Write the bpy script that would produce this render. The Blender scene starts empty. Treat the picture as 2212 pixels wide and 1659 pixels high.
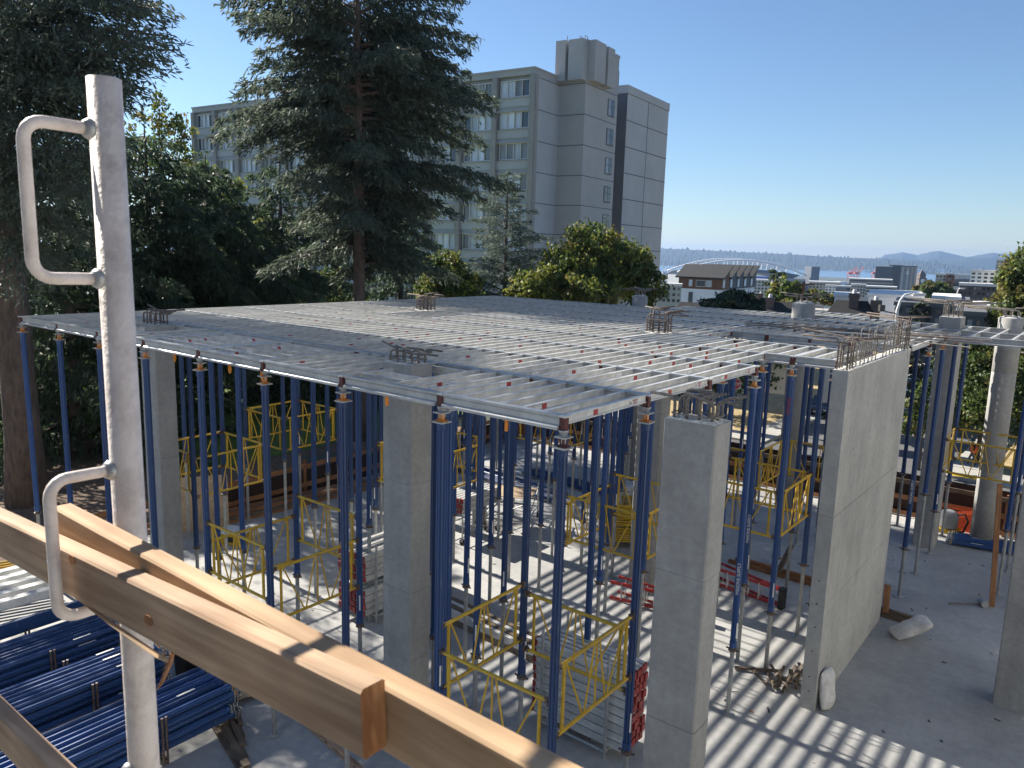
import bpy, math, random
import numpy as np
from mathutils import Vector, Matrix
random.seed(7)
ORD = ['first', 'second', 'third', 'fourth', 'fifth', 'sixth', 'seventh', 'eighth', 'ninth', 'tenth', 'eleventh', 'twelfth', 'thirteenth', 'fourteenth', 'fifteenth', 'sixteenth', 'seventeenth', 'eighteenth', 'nineteenth', 'twentieth']
rng = np.random.default_rng(11)
R = math.radians
scene = bpy.context.scene
COL = scene.collection

# ------------------------------------------------------------------ camera
EYE = np.array([0.0, 0.0, 7.81])
CR = np.array([0.7843363265730684, 0.6197154682579772, 0.027735630868271816])
CU = np.array([-0.12655069108393055, 0.11607694860411921, 0.9851451997492229])
CB = np.array([0.6072902513658889, -0.7761951303664258, 0.16946878825141437])
FPX = 3046.5 * 2212 / 4032
cam = bpy.data.cameras.new('camera'); cam_o = bpy.data.objects.new('camera', cam); COL.objects.link(cam_o)
cam_o.matrix_world = Matrix(((CR[0], CU[0], CB[0], EYE[0]), (CR[1], CU[1], CB[1], EYE[1]), (CR[2], CU[2], CB[2], EYE[2]), (0, 0, 0, 1)))
cam.sensor_width = 36; cam.lens = 36 * 3046.5 / 4032
cam.clip_start = 0.05; cam.clip_end = 60000
cam.dof.use_dof = True; cam.dof.focus_distance = 12; cam.dof.aperture_fstop = 11
scene.camera = cam_o

# ------------------------------------------------------------------ sky, sun, exposure
SUN_EL = 35
w = bpy.data.worlds.new('World'); scene.world = w; w.use_nodes = True
nt = w.node_tree; bg = nt.nodes['Background']
sky = nt.nodes.new('ShaderNodeTexSky'); sky.sky_type = 'NISHITA'; sky.sun_disc = False
sky.sun_elevation = R(SUN_EL); sky.sun_rotation = R(-90); sky.altitude = 60
sky.air_density = 1.0; sky.dust_density = 0.15; sky.ozone_density = 5.0
nt.links.new(sky.outputs[0], bg.inputs[0]); bg.inputs[1].default_value = 0.062
sun = bpy.data.lights.new('sun', 'SUN'); sun.energy = 5.0; sun.angle = R(0.53); sun.color = (1.0, 0.93, 0.82)
sun_o = bpy.data.objects.new('sun', sun); COL.objects.link(sun_o)
sun_o.rotation_euler = (0, -R(90 - SUN_EL), R(-0.4))
vs = scene.view_settings; vs.view_transform = 'Standard'; vs.look = 'None'; vs.gamma = 1; vs.use_curve_mapping = False
vs.exposure = 1.2

# picture-to-place helpers used while laying the scene out: px, py on a 2212 x 1659 view
def ray(px, py):
    return CR * ((px - 1106) / FPX) - CU * ((py - 829.5) / FPX) - CB
def at(px, py, dist):
    d = ray(px, py); return EYE + d * (dist / math.hypot(d[0], d[1]))
def onz(px, py, z):
    d = ray(px, py); return EYE + d * ((z - EYE[2]) / d[2])
def zat(px, py, x, y):
    d = ray(px, py); return EYE[2] + d[2] * math.hypot(x, y) / math.hypot(d[0], d[1])
LAT = np.array([0.7846, 0.62, 0]); FWD = np.array([-0.616, 0.788, 0])
LAT /= np.linalg.norm(LAT); FWD /= np.linalg.norm(FWD)
YAW = math.atan2(LAT[1], LAT[0])

# ------------------------------------------------------------------ mesh builder
class MB:
    def __init__(s): s.v = []; s.f = []; s.m = []; s.n = 0
    def add(s, vs, fs, m=0):
        s.v.extend([tuple(map(float, p)) for p in vs]); n = s.n
        s.f.extend([tuple(i + n for i in f) for f in fs]); s.m.extend([m] * len(fs)); s.n += len(vs); return s
    def box(s, x0, x1, y0, y1, z0, z1, m=0):
        return s.add([(x0,y0,z0),(x1,y0,z0),(x1,y1,z0),(x0,y1,z0),(x0,y0,z1),(x1,y0,z1),(x1,y1,z1),(x0,y1,z1)],
                     [(3,2,1,0),(4,5,6,7),(0,1,5,4),(1,2,6,5),(2,3,7,6),(3,0,4,7)], m)
    def frame(s, p0, p1, up):
        p0 = np.array(p0, float); p1 = np.array(p1, float); d = p1 - p0; d /= np.linalg.norm(d)
        u = np.array(up, float); a = np.cross(d, u)
        if np.linalg.norm(a) < 1e-5: u = np.array([1., 0, 0]); a = np.cross(d, u)
        a /= np.linalg.norm(a); b = np.cross(a, d); return p0, p1, a, b
    def prof(s, p0, p1, prof, up=(0,0,1), m=0):
        p0, p1, a, b = s.frame(p0, p1, up); k = len(prof)
        vs = [p0 + a*x + b*y for x, y in prof] + [p1 + a*x + b*y for x, y in prof]
        fs = [(i, (i+1) % k, k + (i+1) % k, k + i) for i in range(k)] + [tuple(range(k-1, -1, -1)), tuple(range(k, 2*k))]
        return s.add(vs, fs, m)
    def bar(s, p0, p1, w, h, up=(0,0,1), m=0):
        return s.prof(p0, p1, [(-w/2,-h/2),(w/2,-h/2),(w/2,h/2),(-w/2,h/2)], up, m)
    def tube(s, p0, p1, r, n=8, m=0, r2=None, up=(0,0,1)):
        p0, p1, a, b = s.frame(p0, p1, up); r2 = r if r2 is None else r2
        cs = [(math.cos(2*math.pi*i/n), math.sin(2*math.pi*i/n)) for i in range(n)]
        vs = [p0 + (a*c + b*q)*r for c, q in cs] + [p1 + (a*c + b*q)*r2 for c, q in cs]
        fs = [(i, (i+1) % n, n + (i+1) % n, n + i) for i in range(n)] + [tuple(range(n-1, -1, -1)), tuple(range(n, 2*n))]
        return s.add(vs, fs, m)
    def path(s, pts, r, n=6, m=0):
        pts = [np.array(p, float) for p in pts]; rs = r if hasattr(r, '__len__') else [r] * len(pts)
        rings = []; a = None
        for i, p in enumerate(pts):
            d = pts[min(i+1, len(pts)-1)] - pts[max(i-1, 0)]; d /= np.linalg.norm(d) + 1e-12
            if a is None:
                a = np.cross(d, (0,0,1.)); a = np.cross(d, (1.,0,0)) if np.linalg.norm(a) < 1e-3 else a
            a = a - d * (a @ d); a /= np.linalg.norm(a); b = np.cross(d, a)
            rings += [p + (a*math.cos(2*math.pi*j/n) + b*math.sin(2*math.pi*j/n)) * rs[i] for j in range(n)]
        fs = []
        for i in range(len(pts)-1):
            fs += [(i*n+j, i*n+(j+1) % n, (i+1)*n+(j+1) % n, (i+1)*n+j) for j in range(n)]
        L = (len(pts)-1)*n; fs += [tuple(range(n-1, -1, -1)), tuple(range(L, L+n))]
        return s.add(rings, fs, m)
    def lathe(s, prof, c=(0,0,0), n=12, m=0):
        vs = [(c[0]+r*math.cos(2*math.pi*j/n), c[1]+r*math.sin(2*math.pi*j/n), c[2]+z) for r, z in prof for j in range(n)]
        fs = [(i*n+j, i*n+(j+1) % n, (i+1)*n+(j+1) % n, (i+1)*n+j) for i in range(len(prof)-1) for j in range(n)]
        fs += [tuple(range(n-1, -1, -1)), tuple(range((len(prof)-1)*n, len(prof)*n))]
        return s.add(vs, fs, m)
    def quad(s, a, b, c, d, m=0): return s.add([a, b, c, d], [(0,1,2,3)], m)
    def mesh(s, name, mats, smooth=False):
        me = bpy.data.meshes.new(name); me.from_pydata(s.v, [], s.f)
        for mt in (mats if isinstance(mats, (list, tuple)) else [mats]): me.materials.append(mt)
        if len(me.materials) > 1: me.polygons.foreach_set('material_index', s.m)
        if smooth: me.polygons.foreach_set('use_smooth', [True] * len(s.f))
        me.update(); return me
    def build(s, name, mats, parent=None, smooth=False):
        return link(name, s.mesh(name, mats, smooth), parent)

def link(name, me, parent=None, loc=None, rot=None):
    o = bpy.data.objects.new(name, me); COL.objects.link(o)
    if parent is not None: o.parent = parent
    if loc is not None: o.location = loc
    if rot is not None: o.rotation_euler = rot
    return o
def tag(o, label=None, cat=None, group=None, kind=None):
    for k, v in (('label', label), ('category', cat), ('group', group), ('kind', kind)):
        if v: o[k] = v
    return o
def thing(name, label, cat, loc=(0,0,0), rz=0, group=None):
    o = bpy.data.objects.new(name, None); COL.objects.link(o); o.location = loc; o.rotation_euler = (0, 0, rz)
    o.empty_display_size = .1
    return tag(o, label, cat, group)
def dup(root, loc, rz=0, label=None, group=None):
    r = root.copy(); COL.objects.link(r); r.location = loc; r.rotation_euler = (0, 0, rz)
    if label: r['label'] = label
    if group: r['group'] = group
    for ch in root.children:
        c = ch.copy(); COL.objects.link(c); c.parent = r
        for g in ch.children:
            q = g.copy(); COL.objects.link(q); q.parent = c
    return r

# ------------------------------------------------------------------ materials
def nodes(name):
    m = bpy.data.materials.new(name); m.use_nodes = True
    return m, m.node_tree, m.node_tree.nodes['Principled BSDF']
def pm(name, col, rough=.6, metal=0.0, var=.15, scale=6.0, bump=0.0, col2=None, detail=6, spec=None, stretch=None, fac=(.35, .65), rand=0.0):
    """procedural material: base colour varied by noise, optional second (stain) colour, bump and per-object variation"""
    m, t, b = nodes(name); L = t.links
    tc = t.nodes.new('ShaderNodeTexCoord'); mp = t.nodes.new('ShaderNodeMapping'); L.new(tc.outputs['Object'], mp.inputs[0])
    if stretch: mp.inputs['Scale'].default_value = stretch
    nz = t.nodes.new('ShaderNodeTexNoise'); nz.inputs['Scale'].default_value = scale; nz.inputs['Detail'].default_value = detail
    nz.inputs['Roughness'].default_value = .65; L.new(mp.outputs[0], nz.inputs['Vector'])
    cr = t.nodes.new('ShaderNodeValToRGB'); L.new(nz.outputs['Fac'], cr.inputs[0])
    c2 = col2 or tuple(max(0, c * (1 - var)) for c in col); c1 = col if col2 else tuple(min(1, c * (1 + var)) for c in col)
    cr.color_ramp.elements[0].position, cr.color_ramp.elements[1].position = fac
    cr.color_ramp.elements[0].color = (*c2, 1); cr.color_ramp.elements[1].color = (*c1, 1)
    out = cr.outputs[0]
    if rand:
        oi = t.nodes.new('ShaderNodeObjectInfo'); mr = t.nodes.new('ShaderNodeMapRange'); L.new(oi.outputs['Random'], mr.inputs[0])
        mr.inputs[3].default_value = 1 - rand; mr.inputs[4].default_value = 1 + rand
        mx = t.nodes.new('ShaderNodeMix'); mx.data_type = 'RGBA'; mx.blend_type = 'MULTIPLY'; mx.inputs[0].default_value = 1
        L.new(out, mx.inputs[6]); L.new(mr.outputs[0], mx.inputs[7]); out = mx.outputs[2]
    L.new(out, b.inputs['Base Color'])
    b.inputs['Roughness'].default_value = rough; b.inputs['Metallic'].default_value = metal
    if spec is not None: b.inputs['Specular IOR Level'].default_value = spec
    if bump:
        n2 = t.nodes.new('ShaderNodeTexNoise'); n2.inputs['Scale'].default_value = scale * 6; n2.inputs['Detail'].default_value = 4
        L.new(mp.outputs[0], n2.inputs['Vector'])
        bp = t.nodes.new('ShaderNodeBump'); bp.inputs['Strength'].default_value = bump; bp.inputs['Distance'].default_value = .02
        L.new(n2.outputs['Fac'], bp.inputs['Height']); L.new(bp.outputs[0], b.inputs['Normal'])
    return m
def leafm(name, col, trans=.35, rand=.12):
    m, t, b = nodes(name); L = t.links
    geo = t.nodes.new('ShaderNodeNewGeometry'); mr = t.nodes.new('ShaderNodeMapRange'); L.new(geo.outputs['Random Per Island'], mr.inputs[0])
    mr.inputs[3].default_value = .65; mr.inputs[4].default_value = 1.35
    mx = t.nodes.new('ShaderNodeMix'); mx.data_type = 'RGBA'; mx.blend_type = 'MULTIPLY'; mx.inputs[0].default_value = 1
    mx.inputs[6].default_value = (*col, 1); L.new(mr.outputs[0], mx.inputs[7])
    L.new(mx.outputs[2], b.inputs['Base Color']); b.inputs['Roughness'].default_value = .6
    tr = t.nodes.new('ShaderNodeBsdfTranslucent'); L.new(mx.outputs[2], tr.inputs[0])
    ms = t.nodes.new('ShaderNodeMixShader'); ms.inputs[0].default_value = trans
    L.new(b.outputs[0], ms.inputs[1]); L.new(tr.outputs[0], ms.inputs[2]); L.new(ms.outputs[0], t.nodes['Material Output'].inputs[0])
    return m
def woodm(name, c1, c2, scale=1.0, knots=True):
    """sawn timber with the grain along X"""
    m, t, b = nodes(name); L = t.links
    tc = t.nodes.new('ShaderNodeTexCoord'); mp = t.nodes.new('ShaderNodeMapping'); L.new(tc.outputs['Object'], mp.inputs[0])
    mp.inputs['Scale'].default_value = (1.6*scale, 26*scale, 26*scale)
    nz = t.nodes.new('ShaderNodeTexNoise'); nz.inputs['Scale'].default_value = 1.6; nz.inputs['Detail'].default_value = 8; nz.inputs['Distortion'].default_value = .6
    L.new(mp.outputs[0], nz.inputs['Vector'])
    cr = t.nodes.new('ShaderNodeValToRGB'); L.new(nz.outputs['Fac'], cr.inputs[0])
    cr.color_ramp.elements[0].position = .36; cr.color_ramp.elements[1].position = .62
    cr.color_ramp.elements[0].color = (*c2, 1); cr.color_ramp.elements[1].color = (*c1, 1)
    big = t.nodes.new('ShaderNodeTexNoise'); big.inputs['Scale'].default_value = 3.0*scale; big.inputs['Detail'].default_value = 3; L.new(tc.outputs['Object'], big.inputs['Vector'])
    mr = t.nodes.new('ShaderNodeMapRange'); L.new(big.outputs['Fac'], mr.inputs[0]); mr.inputs[1].default_value = .3; mr.inputs[2].default_value = .7; mr.inputs[3].default_value = .58; mr.inputs[4].default_value = 1.15
    mx = t.nodes.new('ShaderNodeMix'); mx.data_type = 'RGBA'; mx.blend_type = 'MULTIPLY'; mx.inputs[0].default_value = 1
    L.new(cr.outputs[0], mx.inputs[6]); L.new(mr.outputs[0], mx.inputs[7]); out = mx.outputs[2]
    if knots:
        vm = t.nodes.new('ShaderNodeMapping'); L.new(tc.outputs['Object'], vm.inputs[0]); vm.inputs['Scale'].default_value = (2.4, 7, 7)
        vo = t.nodes.new('ShaderNodeTexVoronoi'); vo.inputs['Scale'].default_value = 1.35; L.new(vm.outputs[0], vo.inputs['Vector'])
        kr = t.nodes.new('ShaderNodeValToRGB'); L.new(vo.outputs['Distance'], kr.inputs[0])
        kr.color_ramp.elements[0].position = .07; kr.color_ramp.elements[0].color = (.12, .05, .02, 1)
        kr.color_ramp.elements[1].position = .17; kr.color_ramp.elements[1].color = (1, 1, 1, 1)
        mk = t.nodes.new('ShaderNodeMix'); mk.data_type = 'RGBA'; mk.blend_type = 'MULTIPLY'; mk.inputs[0].default_value = .9
        L.new(out, mk.inputs[6]); L.new(kr.outputs[0], mk.inputs[7]); out = mk.outputs[2]
    L.new(out, b.inputs['Base Color']); b.inputs['Roughness'].default_value = .8
    bp = t.nodes.new('ShaderNodeBump'); bp.inputs['Strength'].default_value = .35; bp.inputs['Distance'].default_value = .003
    L.new(nz.outputs['Fac'], bp.inputs['Height']); L.new(bp.outputs[0], b.inputs['Normal'])
    return m
def concm(name, col, stain, sc=1.0, streak=True, bumps=.25, rough=.85):
    """cast concrete: cloudy patches, small pits, faint vertical runs"""
    m, t, b = nodes(name); L = t.links
    tc = t.nodes.new('ShaderNodeTexCoord')
    n1 = t.nodes.new('ShaderNodeTexNoise'); n1.inputs['Scale'].default_value = .9*sc; n1.inputs['Detail'].default_value = 9; n1.inputs['Roughness'].default_value = .62
    L.new(tc.outputs['Object'], n1.inputs['Vector'])
    cr = t.nodes.new('ShaderNodeValToRGB'); L.new(n1.outputs['Fac'], cr.inputs[0]); cr.color_ramp.elements[0].position = .36; cr.color_ramp.elements[1].position = .62
    cr.color_ramp.elements[0].color = (*stain, 1); cr.color_ramp.elements[1].color = (*col, 1); out = cr.outputs[0]
    def mult(out, fac_out, lo, hi, a, c, k=1.0):
        mr = t.nodes.new('ShaderNodeMapRange'); L.new(fac_out, mr.inputs[0]); mr.inputs[1].default_value = lo; mr.inputs[2].default_value = hi; mr.inputs[3].default_value = a; mr.inputs[4].default_value = c
        mx = t.nodes.new('ShaderNodeMix'); mx.data_type = 'RGBA'; mx.blend_type = 'MULTIPLY'; mx.inputs[0].default_value = k
        L.new(out, mx.inputs[6]); L.new(mr.outputs[0], mx.inputs[7]); return mx.outputs[2]
    n2 = t.nodes.new('ShaderNodeTexNoise'); n2.inputs['Scale'].default_value = 14*sc; n2.inputs['Detail'].default_value = 8; n2.inputs['Roughness'].default_value = .7; L.new(tc.outputs['Object'], n2.inputs['Vector'])
    out = mult(out, n2.outputs['Fac'], .3, .7, .84, 1.1)
    if streak:
        mp = t.nodes.new('ShaderNodeMapping'); mp.inputs['Scale'].default_value = (2.6, 2.6, .4); L.new(tc.outputs['Object'], mp.inputs[0])
        n3 = t.nodes.new('ShaderNodeTexNoise'); n3.inputs['Scale'].default_value = 1.5; n3.inputs['Detail'].default_value = 5; L.new(mp.outputs[0], n3.inputs['Vector'])
        out = mult(out, n3.outputs['Fac'], .3, .7, .9, 1.05)
    vo = t.nodes.new('ShaderNodeTexVoronoi'); vo.inputs['Scale'].default_value = 11*sc; L.new(tc.outputs['Object'], vo.inputs['Vector'])
    out = mult(out, vo.outputs['Distance'], .03, .1, .62, 1.0, .8)
    L.new(out, b.inputs['Base Color']); b.inputs['Roughness'].default_value = rough
    bp = t.nodes.new('ShaderNodeBump'); bp.inputs['Strength'].default_value = bumps; bp.inputs['Distance'].default_value = .01
    L.new(n2.outputs['Fac'], bp.inputs['Height']); L.new(bp.outputs[0], b.inputs['Normal'])
    return m

M = {}
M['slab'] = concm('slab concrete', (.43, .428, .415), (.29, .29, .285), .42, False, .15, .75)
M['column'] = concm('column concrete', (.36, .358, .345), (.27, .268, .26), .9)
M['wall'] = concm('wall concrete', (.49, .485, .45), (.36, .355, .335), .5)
M['rough'] = pm('broken concrete', (.58, .57, .53), .95, var=.3, scale=22, bump=.8)
M['rubbed'] = pm('concrete seam', (.20, .2, .19), .95, var=.3, scale=14)
M['alu'] = pm('weathered aluminium', (.68, .675, .64), .42, .25, col2=(.46, .46, .45), scale=3.2, rand=.10, bump=.05)
M['galv'] = pm('galvanised steel', (.46, .47, .47), .45, .55, col2=(.32, .33, .33), scale=9, rand=.08)
M['girder'] = pm('girder aluminium', (.50, .51, .51), .42, .4, col2=(.36, .37, .38), scale=4, rand=.08, bump=.08)
M['pole'] = pm('dull zinc pipe', (.74, .655, .60), .5, .0, col2=(.55, .475, .43), scale=16, bump=.15, fac=(.34, .56))
M['blue'] = pm('blue painted aluminium', (.018, .06, .185), .42, .0, col2=(.08, .12, .20), scale=9, rand=.28, bump=.04, stretch=(1, 1, .22), spec=.55, fac=(.30, .39), detail=9)
M['bluew'] = pm('scuffed blue paint', (.03, .085, .25), .5, col2=(.22, .27, .36), scale=7, fac=(.33, .42), stretch=(1, 1, .3))
M['yellow'] = pm('yellow painted steel', (.62, .40, .022), .45, col2=(.46, .27, .018), scale=7, rand=.1)
M['orange'] = pm('orange wedge', (.72, .24, .02), .5, var=.2)
M['redp'] = pm('red plastic cap', (.27, .03, .027), .5, var=.3, scale=20, rand=.2)
M['darkred'] = pm('rusty red socket', (.11, .03, .027), .6, var=.3, scale=30)
M['red'] = pm('red paint', (.42, .035, .03), .45, var=.15)
M['white'] = pm('white label', (.75, .74, .72), .5, var=.05)
M['sblue'] = pm('blue label', (.03, .10, .50), .5, var=.1)
M['rust'] = pm('rusty rebar', (.21, .175, .15), .85, col2=(.12, .09, .075), scale=18, bump=.5)
M['slurry'] = pm('slurry crusted rebar', (.34, .32, .29), .9, col2=(.19, .16, .135), scale=40, bump=.9)
M['steel'] = pm('dark steel', (.09, .085, .08), .55, .5, var=.25, scale=20)
M['clamp'] = pm('clamp steel', (.20, .17, .15), .55, .5, col2=(.12, .07, .05), scale=30)
M['pine'] = woodm('sawn pine', (.52, .355, .225), (.33, .20, .115))
M['pine2'] = woodm('fresh pine', (.55, .37, .215), (.40, .245, .13))
M['plank'] = woodm('orange timber', (.36, .17, .075), (.25, .11, .045), .7)
M['oldwood'] = woodm('weathered timber', (.20, .15, .105), (.11, .08, .055), .8)
M['ply'] = pm('plywood', (.42, .31, .20), .8, var=.2, scale=5, stretch=(1, 6, 1))
M['endgrain'] = pm('end grain', (.42, .20, .08), .85, col2=(.25, .10, .035), scale=9, stretch=(1, 4, 1), fac=(.42, .58))
M['black'] = pm('black plastic', (.018, .018, .02), .55, var=.3)
M['mesh'] = pm('black debris mesh', (.022, .017, .016), .9, col2=(.05, .026, .02), scale=60)
M['sack'] = pm('woven sack', (.74, .72, .69), .8, col2=(.55, .53, .50), scale=9, bump=.5)
M['rubber'] = pm('black rubber', (.02, .02, .02), .8, var=.2)
M['dirt'] = pm('bark chip soil', (.20, .14, .10), .95, col2=(.10, .07, .05), scale=5, bump=.7, detail=10)
M['grass'] = pm('lawn', (.135, .20, .035), .9, col2=(.08, .135, .025), scale=2.2, bump=.6, detail=10)
M['drygrass'] = pm('dry verge', (.42, .32, .17), .95, col2=(.28, .21, .10), scale=1.4, bump=.5, detail=10)
M['asphalt'] = pm('old asphalt', (.13, .13, .13), .9, col2=(.095, .096, .098), scale=.8, bump=.2, detail=10)
M['walk'] = pm('pavement concrete', (.36, .35, .32), .9, var=.1, scale=1.2)
M['land'] = pm('hillside', (.10, .11, .09), .95, col2=(.055, .07, .05), scale=.02, detail=10)
M['water'] = pm('bay water', (.10, .17, .24), .25, var=.1, scale=.002)
M['hill'] = pm('wooded ridge', (.045, .06, .04), .95, col2=(.025, .04, .025), scale=.006, detail=10)
M['mount'] = pm('distant range', (.05, .065, .06), .95, var=.1, scale=.001)
M['bark'] = pm('fir bark', (.16, .12, .095), .95, col2=(.075, .058, .05), scale=9, bump=1.0, stretch=(1, 1, .3))
M['fir'] = leafm('fir needles', (.095, .12, .085), .48)
M['fir2'] = leafm('dark spruce needles', (.075, .11, .06), .45)
M['cedar'] = leafm('blue cedar needles', (.11, .145, .115), .4)
M['leafg'] = leafm('maple leaf green', (.085, .125, .03), .45)
M['leafy'] = leafm('maple leaf yellow', (.21, .225, .04), .42)
M['leafo'] = leafm('maple leaf rust', (.17, .14, .045), .38)
M['shrub'] = leafm('shrub leaf', (.11, .19, .035), .45)
M['dkleaf'] = leafm('laurel leaf', (.022, .045, .016), .25)
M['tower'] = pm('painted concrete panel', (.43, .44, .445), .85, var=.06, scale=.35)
M['towerd'] = pm('brown grey pilaster', (.31, .295, .275), .85, var=.08, scale=.6)
M['towerr'] = pm('taupe panel', (.40, .395, .385), .85, var=.06, scale=.35)
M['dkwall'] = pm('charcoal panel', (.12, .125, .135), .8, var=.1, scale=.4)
M['winframe'] = pm('aluminium window frame', (.58, .57, .53), .5, .3, var=.05)
M['glass'] = pm('window glass', (.045, .055, .065), .06, 0, var=.2, spec=.9, scale=2)
M['skypane'] = pm('window with painted sky reflection', (.66, .70, .75), .18, 0, col2=(.46, .50, .56), scale=1.5, stretch=(3, 3, .3), rand=.3, spec=.6)  # pale blue of the reflected sky is painted into these panes
M['dcurt'] = pm('window with dull blind', (.28, .29, .30), .2, 0, col2=(.15, .155, .17), scale=1.5, stretch=(3, 3, .3), rand=.3, spec=.6)  # duller pane, also lightened for reflected sky
M['whitew'] = pm('white render', (.82, .82, .81), .8, var=.05, scale=.4)
M['cream'] = pm('cream cladding', (.52, .50, .44), .8, var=.06, scale=.3)
M['sage'] = pm('pale sage cladding', (.42, .45, .42), .8, var=.06, scale=.3)
M['tan'] = pm('tan cladding', (.40, .36, .30), .8, var=.06, scale=.3)
M['greyb'] = pm('grey cladding', (.24, .25, .26), .8, var=.06, scale=.3)
M['slate'] = pm('slate cladding', (.10, .115, .13), .7, var=.08, scale=.3)
M['brick'] = pm('orange brick', (.30, .13, .07), .85, var=.15, scale=.6)
M['dbrick'] = pm('dark brick', (.13, .10, .09), .85, var=.15, scale=.6)
M['clocks'] = pm('clock tower stone', (.15, .12, .10), .85, var=.1, scale=.4)
M['roof'] = pm('asphalt shingle', (.034, .034, .034), .9, col2=(.024, .024, .025), scale=2.5)
M['roofl'] = pm('pale roof sheet', (.68, .68, .67), .7, var=.06)
M['cedarw'] = pm('stained cedar boards', (.17, .075, .035), .7, var=.2, scale=4, stretch=(1, 1, 8))
M['stadium'] = pm('white steel truss', (.75, .76, .77), .5, var=.04)
M['crane'] = pm('crane red', (.55, .12, .05), .6, var=.1)
M['cranew'] = pm('crane white', (.70, .71, .72), .6, var=.05)
M['skin'] = pm('skin', (.42, .25, .18), .6, var=.1)
M['vest'] = pm('orange vest', (.85, .12, .02), .7, var=.1)
M['cloth'] = pm('dark clothing', (.025, .027, .03), .9, var=.2)
M['jeans'] = pm('grey trousers', (.10, .11, .13), .9, var=.2)
M['hatw'] = pm('white helmet', (.72, .72, .70), .35, var=.05)
M['hatd'] = pm('dark helmet', (.06, .07, .08), .35, var=.05)
M['hatb'] = pm('blue cap', (.05, .09, .35), .6, var=.1)
M['net'] = pm('orange barrier', (.75, .10, .03), .7, var=.2, scale=12)
def paint(name, c): return pm(name, c, .25, .2, var=.05, spec=.7)
M['carblue'] = paint('blue car paint', (.03, .055, .17)); M['carsteel'] = paint('steel blue car paint', (.10, .17, .23))
M['carsilver'] = paint('silver car paint', (.36, .38, .40)); M['cargrey'] = paint('dark car paint', (.035, .042, .055)); M['carwhite'] = paint('white car paint', (.6, .6, .6))

# ------------------------------------------------------------------ sky haze
mh = bpy.data.materials.new('haze air'); mh.use_nodes = True; th = mh.node_tree; th.nodes.remove(th.nodes['Principled BSDF'])
pv = th.nodes.new('ShaderNodeVolumePrincipled'); pv.inputs['Color'].default_value = (.36, .58, 1.0, 1); pv.inputs['Density'].default_value = 8.5e-5
pv.inputs['Anisotropy'].default_value = .35
th.links.new(pv.outputs[0], th.nodes['Material Output'].inputs['Volume'])
tag(MB().box(-9800, 9800, -9800, 9800, -64, 145).build('haze', mh), kind='stuff')

# ================================================================== ground and setting
def smooth(a, b, x):
    t = min(1, max(0, (x - a) / (b - a))); return t * t * (3 - 2 * t)
def ground(x, y):
    r = math.hypot(x, y); s = y - 26.5 + .4 * (x + 12)
    if x > 20: s = max(s, (x - 26.5) * 1.0)
    z = -.06 - 6.4 * smooth(0, 7, s)
    if x < -60: z = z * smooth(-110, -60, x) - 2 * (1 - smooth(-110, -60, x))
    ang = FWD[0] * x + FWD[1] * y
    d = max(0, r - 95)
    z2 = -57 * (1 - math.exp(-d / 420)) if ang > 0 else 0
    return z + z2
def terrain():
    rad = [0, 6, 12, 17, 20, 23, 26, 28, 30, 32, 34, 37, 40, 45, 50, 56, 63, 72, 85, 105, 140, 190, 260, 360, 500, 700, 1000, 1400, 2000, 2600, 3300]
    na = 120; vs = [(0, 0, -.5)]; fs = []
    for r in rad[1:]:
        for i in range(na):
            a = 2 * math.pi * i / na; x, y = r * math.cos(a), r * math.sin(a); z = ground(x, y)
            if -21.5 < x < 29 and -16 < y < 28.5: z = min(z, -.45)
            vs.append((x, y, z))
    fs += [(0, 1 + i, 1 + (i + 1) % na) for i in range(na)]
    for k in range(len(rad) - 2):
        o0, o1 = 1 + k * na, 1 + (k + 1) * na
        fs += [(o0 + i, o1 + i, o1 + (i + 1) % na, o0 + (i + 1) % na) for i in range(na)]
    me = bpy.data.meshes.new('terrain'); me.from_pydata(vs, [], fs); me.materials.append(M['land'])
    tag(link('terrain', me), kind='structure')
terrain()
def sheet(name, x0, x1, y0, y1, mat, dz=.01, n=24, zf=None, cond=None, kind='structure'):
    mb = MB(); zf = zf or ground
    for i in range(n):
        for j in range(n):
            xa, xb = x0 + (x1-x0)*i/n, x0 + (x1-x0)*(i+1)/n; ya, yb = y0 + (y1-y0)*j/n, y0 + (y1-y0)*(j+1)/n
            if cond and not cond((xa+xb)/2, (ya+yb)/2): continue
            mb.quad(*[(x, y, zf(x, y) + dz) for x, y in ((xa, ya), (xb, ya), (xb, yb), (xa, yb))])
    return tag(mb.build(name, mat, smooth=True), kind=kind)
# bark-chip bed beside the slab, lawn behind it
def gl(x, y):
    return -.06 + .012 * max(0, -x - 21) + .05*math.sin(x*.9)*math.sin(y*.8)
sheet('soil_bed', -30, -19.9, -12, 26, M['dirt'], .0, 22, gl)
sheet('lawn', -75, -24.2, 6, 62, M['grass'], .02, 40, lambda x, y: gl(x, y) - .5*smooth(44, 62, y), cond=lambda x, y: y > 12.2 + .25*(x+24) and y < 50 - .4*(x+40) and not (x > -30 and y < 13))
sheet('soil_bed', -75, -30, -12, 11, M['dirt'], .01, 22, gl)
# concrete slab of the site
mb = MB().box(-19.8, 26.0, -14, 26.0, -.32, 0)  # right-hand part is unseen, extended to bounce more sunlight
tag(mb.build('ground_slab', M['slab']), kind='structure')
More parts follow.
